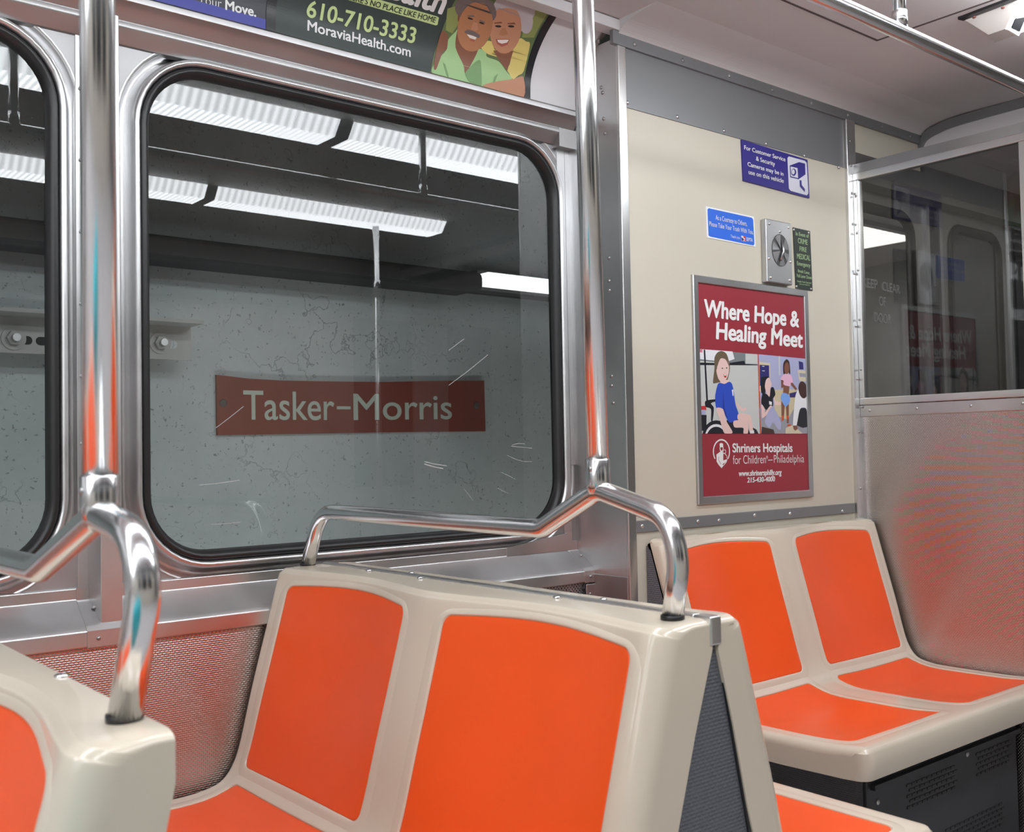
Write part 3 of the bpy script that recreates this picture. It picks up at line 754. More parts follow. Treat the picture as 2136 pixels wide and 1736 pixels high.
# stickers and emergency pull --------------------------------------------------
z6 = lambda x, y: (1440 + x / 4.96, 270 + y / 4.96)
def sheet(parent, name, P, pts, m, th=.0012, off=.0):
    q = [P.to2(*p) for p in pts]; b = MB(); b.prism([P.to3(a_, b_, off) for a_, b_ in q], P.to3(0, 0, th) - P.to3(0, 0, 0)); return b.build(name, m, parent)
NAVY, MIDB = flat('navy_sticker', 48, 40, 130), flat('bright_blue', 44, 104, 216)
st = thing('camera_notice', 'navy sticker warning of security cameras, under the grey panel', 'sticker')
sheet(st, 'sticker', PB, [z6(517, 108), z6(1200, 318), z6(1221, 714), z6(538, 532)], NAVY, .0045)
lw = MB()
put_text(lw, PB, 'For Customer Service', z6(543, 210), z6(968, 336), z6(543, 168), WHITE, .0052, bold=.015)
put_text(lw, PB, '& Security', z6(665, 325), z6(860, 383), z6(665, 282), WHITE, .0052, bold=.015)
put_text(lw, PB, 'Cameras may be in', z6(578, 382), z6(948, 485), z6(578, 340), WHITE, .0052, bold=.015)
put_text(lw, PB, 'use on this vehicle', z6(588, 465), z6(950, 558), z6(586, 420), WHITE, .0052, bold=.015)
lw.build('lettering', WHITE, st)
ic = MB(); WS = flat('sticker_white', 214, 214, 226)
put_poly(ic, PB, [z6(*p) for p in ((990, 300), (1005, 283), (1170, 328), (1190, 350), (1207, 665), (1192, 686), (1025, 640), (1005, 615))], WS, .0050)
put_poly(ic, PB, [z6(*p) for p in ((1012, 378), (1110, 342), (1172, 358), (1176, 470), (1105, 520), (1018, 500))], NAVY, .0054)
put_poly(ic, PB, [z6(*p) for p in ((1020, 388), (1092, 405), (1098, 508), (1024, 490))], WS, .0058)
put_poly(ic, PB, [z6(*p) for p in ell(1052, 448, 26, 38)], NAVY, .0061); put_poly(ic, PB, [z6(*p) for p in ell(1046, 444, 16, 26)], WS, .0064)
put_poly(ic, PB, [z6(*p) for p in ((1114, 528), (1134, 532), (1138, 580), (1170, 620), (1170, 655), (1118, 595))], NAVY, .0054)
ic.build('camera_icon', None, st)

st = thing('courtesy_notice', 'bright blue white-edged sticker asking riders to take their trash', 'sticker')
sheet(st, 'sticker', PB, [z6(155, 795), z6(655, 905), z6(672, 1217), z6(170, 1120)], WHITE, .0015)
lw = MB()
put_poly(lw, PB, [z6(*p) for p in ((172, 830), (185, 817), (630, 915), (645, 935), (658, 1188), (648, 1202), (198, 1110), (183, 1098))], MIDB, .0019)
put_text(lw, PB, 'As a Courtesy to Others,', z6(255, 935), z6(580, 1003), z6(255, 885), WS, .0023, bold=.008)
put_text(lw, PB, 'Please Take Your Trash With You.', z6(190, 1000), z6(645, 1088), z6(190, 952), WS, .0023, bold=.008)
put_text(lw, PB, 'Thank you.', z6(410, 1120), z6(510, 1138), z6(410, 1090), WS, .0023)
put_text(lw, PB, 'SEPTA', z6(573, 1155), z6(637, 1165), z6(573, 1120), WS, .0023, bold=.02)
put_poly(lw, PB, [z6(*p) for p in ((520, 1100), (566, 1108), (568, 1162), (522, 1155))], WS, .0022)
put_poly(lw, PB, [z6(*p) for p in ((540, 1104), (564, 1108), (566, 1158), (552, 1158), (560, 1130), (545, 1122))], K['ph_red'], .0026)
put_poly(lw, PB, [z6(*p) for p in ((522, 1118), (538, 1128), (548, 1142), (540, 1156), (524, 1152))], K['ph_navy'], .0026)
lw.build('print', None, st)

em_ = thing('emergency_pull', 'steel plate with round broken-glass window of the emergency lever', 'switch plate')
q0, q1 = PB.to2(*z6(722, 925)), PB.to2(*z6(1018, 1640)); hx = (q0[0], q1[0]); hz = (q1[1] + .004, q0[1] - .002)
b = MB(); b.box((hx[0], YB - .020, hz[0]), (hx[1] - .008, YB, hz[1])); b.build('plate', ALU, em_, bevel=.003)
cx, cz = (hx[0] + hx[1]) / 2 + .001, (hz[0] + hz[1]) / 2 + .006
rr = .042
b = MB(); b.face([(cx + rr * math.cos(t), YB - .0206, cz + 1.15 * rr * math.sin(t)) for t in [2 * math.pi * k / 28 for k in range(28)]]); b.build('opening', mat('dark_recess', (.05, .05, .05), .3), em_)
b = MB(); DK2 = mat('broken_glass', (.22, .22, .23), .08, spec=.9)
for ang, w2, tl in ((30, .9, .0015), (110, .8, .002), (165, .7, .001), (215, .9, .0022), (280, .8, .0012), (335, .6, .002)):
    a0, a1 = math.radians(ang - 26 * w2), math.radians(ang + 26 * w2)
    b.face([(cx + .006 * math.cos(math.radians(ang)), YB - .021 - tl, cz + .006 * math.sin(math.radians(ang))), (cx + rr * .94 * math.cos(a0), YB - .0212, cz + 1.1 * rr * math.sin(a0)), (cx + rr * .97 * math.cos((a0 + a1) / 2), YB - .0212, cz + 1.12 * rr * math.sin((a0 + a1) / 2)), (cx + rr * .94 * math.cos(a1), YB - .0212, cz + 1.1 * rr * math.sin(a1))])
b.build('glass_shards', DK2, em_)
b = MB(); b.tube([(cx + .004, YB - .023, cz + .028), (cx + .006, YB - .027, cz - .004), (cx - .004, YB - .023, cz - .030)], .004, seg=8); b.build('lever', ALU, em_)
xm = hx[1] - .008
screws(em_, [(hx[0] + .016, YB - .0202, hz[1] - .014), (xm - .014, YB - .0202, hz[1] - .014), (hx[0] + .016, YB - .0202, hz[0] + .014), (xm - .014, YB - .0202, hz[0] + .014), (cx, YB - .0202, cz + .056), (hx[0] + .01, YB - .0202, cz - .03), (xm - .008, YB - .0202, cz - .03)], (0, -1, 0), m=ALU_B, r=.0045)

st = thing('emergency_label', 'tall dark green plate with pale green emergency lettering, right of the lever plate', 'sign')
ze = lambda x, y: (1640 + x / 10.857, 460 + y / 10.857)
GRN, LGT = flat('plate_green', 38, 48, 42), flat('luminous_green', 164, 190, 146)
sheet(st, 'plate', PB, [ze(140, 160), ze(522, 245), ze(580, 1598), ze(205, 1535)], GRN, .003)
lw = MB()
for body, L_, R_, T_ in (('In Event of', (195, 340), (488, 400), (192, 255)), ('CRIME', (243, 515), (460, 558), (240, 400)), ('FIRE', (282, 695), (438, 725), (280, 590)), ('MEDICAL', (222, 865), (520, 915), (218, 748)),
                         ('Emergency', (222, 1015), (520, 1068), (218, 925)), ('Break Cover,', (245, 1175), (512, 1228), (242, 1108)), ('Pull Lever Down', (218, 1285), (552, 1338), (216, 1212)), ('Notify Train Operator', (228, 1398), (552, 1440), (228, 1360)), ('Intercom in Each Car', (275, 1455), (510, 1485), (275, 1425))):
    put_text(lw, PB, body, ze(*L_), ze(*R_), ze(*T_), LGT, .0036, bold=.01)
lw.build('lettering', LGT, st)
screws(st, [onY(*ze(*p), YB - .003) for p in ((172, 208), (502, 280), (232, 1495), (560, 1550))], (0, -1, 0), r=.0035, m=ALU_B)

# ------------------------------------------------------------------ windscreen partition at the far end of the corner bench
pt = thing('windscreen_partition', 'partition of smoked glass over embossed steel at the right end of the corner bench', 'partition')
zt1 = onX(1780, 364, XP).z; zt0 = onX(1785, 378, XP).z; zg0 = onX(1800, 831, XP).z; zr0 = onX(1792, 870, XP).z
YE = 1.285
b = MB(); b.box((2.966, YB - .012, .0), (XP + .012, YB + .004, 2.17)); po_ = b.build('wall_post', ALU_B, pt, bevel=.002)
screws(po_, [(2.985, YB - .0125, z) for z in (2.10, 2.02, 1.93, 1.83, 1.67, 1.50, 1.33, 1.16, .98)], (0, -1, 0), r=.0045, m=STEEL_D)
b = MB()
b.box((XP - .010, YE, zt0), (XP + .016, YB - .012, zt1)); b.box((XP - .010, YE, zg0 - .022), (XP + .016, YB - .012, zg0))
b.box((XP - .010, YB - .030, zg0), (XP + .016, YB - .012, zt0)); b.box((XP - .010, YE, zg0), (XP + .016, 1.345, zt0)); fr_ = b.build('glass_frame', ALU_B, pt, bevel=.002)
screws(fr_, [(XP - .0102, YB - .021, z) for z in (1.92, 1.80, 1.68, 1.52, 1.36, 1.24)], (-1, 0, 0), r=.004, m=STEEL_D)
b = MB(); b.box((XP - .006, YE, zt1), (XP + .012, YB - .012, zt1 + .03)); b.build('head_rail', STEEL_D, pt)
b = MB(); b.face([(XP, 1.34, zg0 - .005), (XP, YB - .02, zg0 - .005), (XP, YB - .02, zt0 + .005), (XP, 1.34, zt0 + .005)]); b.build('pane', SMOKE, pt)
b = MB(); b.box((XP - .007, YE, zr0), (XP + .012, YB - .012, zg0 - .024)); mr_ = b.build('mid_rail', STEEL, pt, bevel=.0015)
screws(mr_, [(XP - .0075, y, (zr0 + zg0 - .022) / 2) for y in (1.84, 1.68, 1.51, 1.36)], (-1, 0, 0), r=.0045)
b = MB(); b.box((XP - .004, YE, .0), (XP + .010, YB - .012, zr0)); b.build('lower_panel', STEELX, pt)
b = MB(); b.box((XP - .006, YB - .022, .0), (XP + .010, YB - .012, zr0 - .002)); b.box((XP - .012, YE - .02, .0), (XP + .016, YE, zt1 + .03)); b.build('edge_strip', STEEL, pt)
bh = MB()      # bulkhead arch over the doorway beyond
arc = catmull([(1.8855, 2.165), (1.863, 2.205), (1.818, 2.221), (1.74, 2.231), (1.5, 2.2345)], 6)
bh.prism([(XB, y, z) for y, z in arc + [(YO, 2.2345), (YO, 2.10), (YB, 2.10)]], (.03, 0, 0))
o = bh.build('wall_end', COVEM); struct(o)
b = MB(); low = [(y - .004, z - .030) for y, z in arc]
b.loft([[(x, y, z) for y, z in arc + [(YO, 2.234), (YO, 2.204)] + low[::-1]] for x in (XB - .012, XB)], CEIL, True, (True, True), smooth=False)
o = b.build('trim_11', GREYP); struct(o); o['label'] = 'curved grey trim where the end bulkhead meets the ceiling'

# sliding doors seen through the smoked glass
YD = 1.95
def door(name, x0, x1, wx0, wx1, wz1, label):
    d = thing(name, label, 'door', kind='structure')
    o_ = holed('leaf', x0, x1, .02, 2.02, rrect(wx0, wx1, 1.08, wz1, .07), YD, STEEL_D, d)
    g = MB(); g.loft([[(x, YD + dy, z) for x, z in rrect(wx0 + k, wx1 - k, 1.08 + k, wz1 - k, .07 - k)] for k, dy in ((-.022, -.001), (-.014, -.008), (-.006, -.008), (0, -.002), (.012, -.004), (.016, .01))], RUBBER); g.build('gasket', RUBBER, d)
    g = MB(); g.face([(x, YD + .006, z) for x, z in rrect(wx0, wx1, 1.08, wz1, .07)]); g.build('pane', DOORG, d)
    g = MB(); g.box((x0, YD - .012, .02), (x0 + .02, YD + .02, 2.02)); g.box((x1 - .02, YD - .012, .02), (x1, YD + .02, 2.02)); g.build('edge', ALU, d)
    return d
d1 = door('door_1', 2.98, 3.585, 3.06, 3.478, 1.925, 'near sliding door leaf marked keep clear, behind the smoked glass')
d2 = door('door_2', 3.655, 4.235, 3.755, 4.135, 1.925, 'farther sliding door leaf behind the smoked glass')
lw = MB(); PD = planeY(YD + .004); zk = lambda x, y: (1700 + x / 3.156, 350 + y / 3.156); KC = flat('door_lettering', 205, 205, 205)
for body, L_, R_, T_ in (('KEEP', (315, 782), (412, 798), (312, 722)), ('CLEAR', (443, 806), (560, 832), (442, 748)), ('OF', (422, 905), (468, 913), (420, 845)), ('DOOR', (392, 1012), (502, 1030), (390, 950))):
    put_text(lw, PD, body, zk(*L_), zk(*R_), zk(*T_), KC, .0006)
lw.build('lettering', KC, d1)
b = MB(); b.box((3.585, YD - .004, .02), (3.655, YD + .03, 2.02)); b.box((4.235, YD - .02, 0), (4.40, YD + .03, 2.10)); o = b.build('trim_12', BLACK); struct(o); o['label'] = 'dark gaps between the sliding door leaves'
b = MB(); b.box((2.97, 1.888, 1.985), (X1, 1.99, 2.075)); b.box((XB + .03, 1.888, 2.075), (X1, 1.99, 2.10)); o = b.build('trim_13', STEEL_D); struct(o); o['label'] = 'door header above the sliding doors'
struct(MB().box((4.40, 1.5, 0), (4.43, YD + .05, 2.10)).build('wall_vestibule', STEEL_D))
struct(MB().box((X1 - .02, YO, 0), (X1, 2.2, 2.15)).build('wall_front', STEEL_D))

# ------------------------------------------------------------------ bench seats
FRONT = [(.094, .884), (.104, .877), (.111, .866), (.133, .787), (.172, .649), (.197, .55), (.213, .505), (.236, .475), (.268, .463), (.32, .458), (.44, .458), (.56, .461), (.64, .468), (.664, .466)]
FC = catmull(FRONT, 4)
FS = [0]
for p, q in zip(FC, FC[1:]): FS.append(FS[-1] + math.hypot(q[0] - p[0], q[1] - p[1]))
def s_at(pred):
    for p, s in zip(FC, FS):
        if pred(p): return s
S_PT, S_PB = s_at(lambda p: p[1] <= .857), s_at(lambda p: p[1] <= .505)
S_SB = S_PB + .034; S_SF = s_at(lambda p: p[0] >= .605)
def sm(x): x = max(0., min(1., x)); return x * x * (3 - 2 * x)
def front_pt(s):
    i = 0
    while i < len(FS) - 2 and FS[i + 1] < s: i += 1
    k = (s - FS[i]) / (FS[i + 1] - FS[i]); a, b = FC[i], FC[i + 1]
    d = Vector((b[0] - a[0], b[1] - a[1])).normalized()
    return Vector((a[0] + (b[0] - a[0]) * k, a[1] + (b[1] - a[1]) * k)), Vector((-d.y, d.x))     # normal towards the sitter


def bench(name, label, O, F, U, u0, u1, t0, lean=0.0, r0=.040, r1=.018, depth=1.0, fshift=0.0, bshift=0.0, group=None):
    O, F, U = Vector(O), Vector(F), Vector(U); L = u1 - u0; half = L / 2
    root = thing(name, label, 'bench', group)
    lt = lambda t, z: (t if t < .25 else .25 + (t - .25) * depth) - lean * max(0., min(.886 - z, .36))
    lf = lambda t: (t if t < .25 else .25 + (t - .25) * depth) - fshift

    def er(u, r):                              # the fibreglass rolls over at both ends
        x = min(u - u0, u1 - u); r = r * (r0 if u - u0 < u1 - u else r1) / .040
        return 0. if x >= r else r - math.sqrt(max(0., r * r - (r - x) ** 2))

    def disp(u, s):
        x = (u - u0) / half; x = (x % 1.0) if 0 < u - u0 < L else 0
        bu = .5 - .5 * math.cos(2 * math.pi * x); bu = bu ** .8
        back = .034 * (1 - sm((s - S_PB * .45) / (S_PB * .62)) * .75); seat = .020 * sm((s - S_SB) / .12) * (1 - sm((s - S_SF + .10) / .12))
        return bu * (back * (1 - sm((s - S_PB + .03) / .06)) + seat + .008 * sm((s - S_PB + .03) / .06) * (1 - sm((s - S_SB - .06) / .1)))

    def surf(u, s, off=0.0):
        p, n = front_pt(s)
        if n.x < 0 and n.y < 0: n = -n
        e = er(u, .040 - .018 * sm((s - S_PB) / .1))
        w_ = sm((s - .015) / .07); dv = Vector((1, 0)) * (1 - w_) + n * w_
        p = p + n * off - dv * (disp(u, s) + e) - Vector((0, e * .3 * (1 - w_)))
        p.x -= er(u, .030) * sm((p.x - .58) / .07)
        return O + F * lf(p.x) + U * u + Vector((0, 0, p.y))
    # shell: closed section swept along the bench
    nu = 44; rings = []
    BACK = [(.666, .398), (.640, .396), (.45, .392), (.32, .392), (.22 + bshift * .7, .400), (.15 + bshift * .9, .44), (.125 + bshift, .50), (.083 + bshift, .618), (.045 + bshift, .735), (max(t0, .006 + bshift), .842)]
    ed = [0, .0015, .005, .010, .016, .023, .031, .040, .052]
    for u in [u0 + e for e in ed] + [u0 + .06 + (L - .12) * i / nu for i in range(nu + 1)] + [u1 - e for e in ed[::-1]]:
        zt_ = .886 - er(u, .02) * .5; r_ = [O + F * t0 + U * u + Vector((0, 0, zt_)), O + F * max(t0 + .006, .04) + U * u + Vector((0, 0, zt_))]
        r_ += [surf(u, s) for s in FS]
        r_ += [O + F * (lf(t) - er(u, .03)) + U * u + Vector((0, 0, z)) for t, z in ((.673, .458), (.676, .425))]
        r_ += [O + F * (lt(t, z) - (er(u, .03) if t > .6 else 0)) + U * u + Vector((0, 0, z)) for t, z in BACK]
        rings.append(r_)
    b = MB(); b.loft(rings, CREAM, True, (True, True)); sh = b.build('shell', CREAM, root, bevel=.008, seg=3, angle=50)
    # pads
    mg, gap = .050, .116
    for side in (0, 1):
        ua = u0 + mg if side == 0 else u0 + half + gap / 2; ub = u0 + half - gap / 2 if side == 0 else u1 - mg
        for nm, sa, sb in (('back_pad', S_PT, S_PB), ('seat_pad', S_SB, S_SF)):
            uc, sc_ = (ua + ub) / 2, (sa + sb) / 2; hw, hh = (ub - ua) / 2, (sb - sa) / 2
            def outline(d):
                base = rrect(-hw - d, hw + d, -hh - d, hh + d, .017 + d, 6); out = []
                for k in range(len(base)):
                    a_, b_ = base[k], base[(k + 1) % len(base)]; L_ = 2 * (hw if abs(a_[0] - b_[0]) > abs(a_[1] - b_[1]) else hh)
                    n_ = 14 if math.hypot(a_[0] - b_[0], a_[1] - b_[1]) > .05 else 1
                    for q_ in range(n_): out.append((a_[0] + (b_[0] - a_[0]) * q_ / n_, a_[1] + (b_[1] - a_[1]) * q_ / n_))
                return out
            bow = lambda u_, s_: s_ - (.010 * (1 - (u_ / hw) ** 2) if nm == 'back_pad' and s_ < 0 else 0) * (-s_ / hh)
            at = lambda x, y, of: surf(uc + x, sc_ + bow(x, y), of)
            dense = outline(0)
            b = MB(); rg = []
            for kf, of in ((1.0, -.004), (.994, .0002), (.98, .0006), (.95, .0009), (.88, .0012), (.78, .0012), (.66, .0012), (.52, .0012), (.36, .0012), (.18, .0012), (.02, .0012)):
                rg.append([at(x * kf, y * kf, of) for x, y in dense])
            b.loft(rg, ORANGE, True, (False, True)); b.build(nm, ORANGE, root, smooth=True)
            b = MB(); rg = []                  # moulded lip of the shell around the pad
            for d, of in ((-.001, -.001), (-.0005, .0012), (.001, .0020), (.003, .0023), (.007, .0021), (.013, .0014), (.020, .0005), (.026, -.0010)):
                rg.append([at(x, y * ((hh + d * .45) / (hh + d) if y < 0 and nm == 'back_pad' and d > 0 else 1), of) for x, y in outline(d)])
            b.loft(rg, CREAM, True); b.build('pad_rim', CREAM, root, smooth=True)
    return root, surf


YA0, YA1 = .936, 2.012
bA, sA = bench('bench_seat', 'two-place orange and cream bench facing us in the middle, below the right pole', (1.125, 0, 0), (-1, 0, 0), (0, 1, 0), YA0, YA1, 0, r1=.008)
bB, sB = bench('bench_seat', 'two-place bench back to back behind the middle bench, mostly hidden, seat corner showing', (1.130, 0, 0), (1, 0, 0), (0, 1, 0), YA0, YA1, .004, .10, depth=.84, fshift=.034)
bR, sR = bench('bench_seat', 'two-place orange and cream bench along the beige wall under the maroon poster', (0, 1.931, 0), (0, -1, 0), (1, 0, 0), 2.0, 2.988, .058, bshift=.055)
bL, sL = bench('bench_seat', 'two-place bench cut off in the lower left corner, below the left pole', (.372, 0, 0), (-1, 0, 0), (0, 1, 0), .885, 2.0, .022)

b = MB(); b.box((1.116, YA0 + .03, .884), (1.134, YA1 - .01, .8895)); b.box((1.114, YA0 - .003, .850), (1.136, YA0 + .03, .8895)); st_ = b.build('seam_strip', ALU_B, bA, bevel=.003)
screws(bA, [(1.108, y, .8875) for y in (1.24, 1.62, 1.80)] + [(1.142, y, .8875) for y in (1.17, 1.70)], (0, 0, 1), r=.006, m=CHROME, name='rivet')
gy = YA0 + .006
b = MB(); b.prism([(1.116, gy, .852), (1.136, gy, .852), (1.143, gy, .842), (1.190, gy, .618), (1.213, gy, .50), (1.26, gy, .43), (1.26, gy, 0), (.96, gy, 0), (.96, gy, .43), (1.0, gy, .50), (1.042, gy, .618), (1.114, gy, .842)], (0, .02, 0)); b.build('end_panel', GRAYP, bA)
b = MB(); b.prism([(1.132, gy - .003, .85), (1.139, gy - .003, .85), (1.191, gy - .003, .612), (1.214, gy - .003, .50), (1.208, gy - .003, .50), (1.184, gy - .003, .612)], (0, .01, 0)); b.build('gap_strip', BLACK, bA)
b = MB(); b.box((1.0, YA0 + .04, 0), (1.26, YA1 - .03, .42)); b.build('pedestal', DARK, bB)
b = MB(); b.prism([(1.9985, YB - .003, .868), (1.9985, 1.870, .855), (1.9985, 1.794, .618), (1.9985, 1.752, .50), (1.9985, 1.732, .44), (1.9985, YB - .003, .44)], (.03, 0, 0)); b.build('end_panel', GRAYQ, bR)
b = MB(); b.box((.05, .95, 0), (.25, 1.97, .42)); b.build('pedestal', DARK, bL)
b = MB()
a_ = sL(.885 + .16, 0.0); screws(bL, [(.345, 1.19, .8868)], (0, 0, 1), r=.008, m=CHROME, name='rivet')

# heater cabinet under the corner bench
hb = thing('heater_cabinet', 'dark slotted heater cabinet under the bench along the beige wall', 'heater')
b = MB(); b.box((2.225, 1.405, 0), (2.985, YB - .003, .385)); b.build('body', DARK, hb, bevel=.004)
b = MB(); b.box((2.2205, 1.415, .01), (2.2245, YB - .01, .39)); b.build('side_panel', GRAYQ, hb)
b = MB(); b.box((2.24, 1.392, .300), (2.985, 1.405, .312)); b.build('lid_lip', DARK, hb)
def vent(x0, x1, zt, rows):
    b = MB(); n = int((x1 - x0) / .024)
    for r_ in range(rows):
        for k in range(n):
            x = x0 + k * .024 + (.012 if r_ % 2 else 0); z = zt - r_ * .0135
            b.box((x, 1.4035, z - .006), (x + .019, 1.4055, z))
    v = b.build('vent', BLACK, hb); return v
vent(2.40, 2.66, .278, 5); vent(2.75, 2.96, .286, 5); vent(2.58, 2.90, .125, 5)
screws(hb, [(2.68, 1.3915, .300), (2.27, 1.404, .265)], (0, -1, 0), r=.007, m=ALU)

# ------------------------------------------------------------------ chrome poles with their seat rails
def grab(label, X, pts, zpole, lean):
    g = thing('grab_pole', label, 'grab pole')
    V = lambda y, z: Vector((X, y, z))
    footA, up, elb, pkR, pk, dip, cor, footW = pts
    path = fillet([V(footA[0], .8868), V(*up), V(*elb), V(*pk), V(*dip), V(*cor), V(footW[0], .8868)], [.10, .10, .05, .05, .09], 8)
    b = MB(); b.tube(path, .0152, CHROME, 20); b.build('seat_rail', CHROME, g)
    b = MB(); b.tube([V(pk[0], pk[1] - .006), V(pk[0], pk[1] + .008), V(pk[0] + .0005, zpole), V(pk[0] + .0005, zpole + .002)], [.0160, .0182, .0182, .0168], CHROME, 24); sl = b.build('sleeve', CHROME, g)
    screws(sl, [(X - .0170, pk[0] - .002, zpole - .013)], (-1, 0, 0), r=.004, m=STEEL_D)
    b = MB(); b.tube([V(pk[0], zpole - .03), Vector((X - lean, pk[0] + lean * .3, ZC))], .0164, CHROME, 24); b.build('pole', CHROME, g)
    for f in (footA, footW):
        b = MB(); b.tube([V(f[0], .8855), V(f[0], .892)], .0166, RUBBER, 20); b.build('foot_collar', RUBBER, g)
    b = MB(); b.tube([Vector((X - lean, pk[0] + lean * .3, ZC - .012)), Vector((X - lean, pk[0] + lean * .3, ZC))], .035, CHROME, 24); b.build('ceiling_flange', CHROME, g)
    return g


XR = 1.082
def rp(x, y, X): p = onX(x, y, X); return (p.y, p.z)
grab('chrome grab pole on the right, rising from the middle bench', XR,
     [rp(1403, 1292, XR), rp(1417, 1165, XR), rp(1392, 1078, XR), 0, rp(1248, 1022, XR), rp(1130, 1103, XR), rp(668, 1066, XR), rp(642, 1177, XR)], rp(1247, 960, XR)[1], .012)
XL = .330
cw = rp(0, 1152, XL)
grab('chrome grab pole on the left, rising from the lower left bench', XL,
     [rp(260, 1500, XL), rp(303, 1230, XL), rp(282, 1115, XL), 0, rp(209, 1072, XL), rp(82, 1188, XL), (1.93, .995), (1.96, .88)], rp(209, 995, XL)[1], .0)

# ceiling handrail
hr = thing('ceiling_handrail', 'long chrome handrail hung below the ceiling, top right', 'handrail')
YR, ZR = 1.18, 1.12 + .892
b = MB(); b.tube([(-2.4, YR, ZR), (XP - .02, YR, ZR), (XP + .8, YR, ZR)], .0165, CHROME, 24); b.build('rail', CHROME, hr)
for x in (-.6, .75, 2.085):
    b = MB(); b.tube([(x, YR, ZR), (x, YR, ZC)], .0135, CHROME, 20); b.build('hanger', CHROME, hr)
    b = MB(); b.tube([(x, YR, ZR + .012), (x, YR, ZR + .045)], .0165, CHROME, 20); b.build('collar', CHROME, hr)

# hatch seams, ceiling camera
h0 = onZ(1640, 0, ZC); h1 = onZ(1827, 85, ZC); h2 = onZ(1915, 58, ZC)
b = MB(); yh = (h0.y + h1.y) / 2; b.box((.9, yh - .0035, ZC - .0012), (h1.x, yh + .0035, ZC + .001)); b.box((h1.x - .0035, yh + .0035, ZC - .0012), (h1.x + .0035, YO, ZC + .001))
o = b.build('trim_14', mat('seam_shadow_gap', (.10, .075, .075), .8)); struct(o); o['label'] = 'seams between the ceiling panels'
cm = thing('ceiling_camera', 'white wedge-shaped security camera housing with a black window, top right corner', 'camera')
def onP(px, py, p0, n):
    d = ray(px, py); return EYE + d * (n.dot(p0 - EYE) / n.dot(d))
nf = Vector((.05, -.88, -.47)).normalized(); p0 = onZ(2098, 60, ZC - .050)
wq = [onP(x, y, p0, nf) for x, y in ((2096, 61), (2118, 74), (2141, 20), (2121, 3))]
b0, b1 = onZ(2009, 37, ZC), onZ(2124, -2, ZC)
hull = [b0, b1, b1 + Vector((.22, .03, 0)), b0 + Vector((.24, .03, 0)), onZ(2061, 73, ZC - .052), b0 + Vector((0, 0, -.004)), b1 + Vector((0, 0, -.008))] + wq
b = MB()
for p in hull: b.bm.verts.new(p)
bmesh.ops.convex_hull(b.bm, input=b.bm.verts); b.build('housing', mat('white_plastic', (.66, .63, .60), .4), cm, bevel=.003)
b = MB(); b.prism([b0 + Vector((-.016, .006, 0)), b1 + Vector((-.03, -.01, 0)), b1 + Vector((-.012, -.008, 0)), b0 + Vector((.004, .002, 0))], (0, 0, -.007)); b.build('base_gasket', BLACK, cm)
b = MB(); b.prism(wq, nf * .010); b.build('window_bezel', mat('bezel_white', (.82, .82, .78), .35), cm)
cn = (wq[0] + wq[1] + wq[2] + wq[3]) / 4
b = MB(); b.prism([cn + (p - cn) * k + nf * .010 for p, k in zip(wq, (.74, .70, .74, .74))], nf * .002); b.build('window', mat('smoked_window', (.004, .004, .006), .5, spec=.1), cm)
screws(cm, [onZ(2032, 36, ZC - .014), onZ(2092, 16, ZC - .014)], (0, -.2, -1), r=.005, m=mat('rusty_screw', (.20, .07, .06), .6))

# ------------------------------------------------------------------ ceiling lights
LENS = emit('led_lens', (.93, .97, 1.0), LAMP, dots=.021)
LENS2 = emit('led_lens_wall_side', (.93, .97, 1.0), LAMP * .75, dots=.03)
LENS3 = emit('led_lens_aisle_side', (.93, .97, 1.0), LAMP * .3)
ENDC = mat('lens_end', (.55, .56, .56), .4)
def lamp(x0, x1, y, label):
    l_ = thing('ceiling_light', label, 'ceiling light', 'strip lights along the ceiling')
    hw, tw, LD = .10, .06, .05
    b = MB(); b.face([(x0, y - tw, ZC - LD), (x1, y - tw, ZC - LD), (x1, y + tw, ZC - LD), (x0, y + tw, ZC - LD)]); b.build('lens', LENS, l_)
    for s_ in (-1, 1):
        b = MB(); b.face([(x0, y + s_ * tw, ZC - LD), (x1, y + s_ * tw, ZC - LD), (x1, y + s_ * hw, ZC - .002), (x0, y + s_ * hw, ZC - .002)]); b.build('lens_side', LENS2 if s_ > 0 else LENS3, l_)
    for x in (x0, x1):
        b = MB(); b.prism([(x, y - hw, ZC), (x, y - tw, ZC - LD - .001), (x, y + tw, ZC - LD - .001), (x, y + hw, ZC)], (-.004 if x == x0 else .004, 0, 0)); b.build('end_cap', ENDC, l_)
    return l_
for k, (x0, x1) in enumerate(((-6.8, -5.62), (-5.58, -4.36), (-4.32, -3.14), (-3.10, -1.94), (-1.90, -.68), (-.64, .54), (.58, 1.765), (1.815, 2.96))): lamp(x0, x1, 1.07, 'bright strip light in the ceiling row over the window-side benches')
for k, (x0, x1) in enumerate(((-6.8, -5.62), (-5.58, -4.36), (-4.32, -3.12), (-3.06, -1.91), (-1.85, -.66), (-.60, .53), (.57, 1.755), (1.80, 2.96))): lamp(x0, x1, 0.02, 'bright strip light in the ceiling row on the far side of the aisle')

vl = thing('ceiling_light', 'dim lens light on the ceiling beyond the smoked glass', 'ceiling light')
v0 = Vector((3.62, 1.30, 2.03))
b = MB(); b.box((3.62, .95, 2.082), (4.60, 1.38, 2.10)); b.build('lens', emit('vestibule_lens', (1, .97, .92), 2.2, dots=.05), vl)
b = MB(); b.loft([[(x, y, z) for x, y in ((3.62 - d, .95 - d), (4.60 + d, .95 - d), (4.60 + d, 1.38 + d), (3.62 - d, 1.38 + d))] for d, z in ((.0, 2.080), (.012, 2.076), (.03, 2.082), (.035, 2.10))], STEEL, smooth=False); b.build('rim', STEEL, vl)

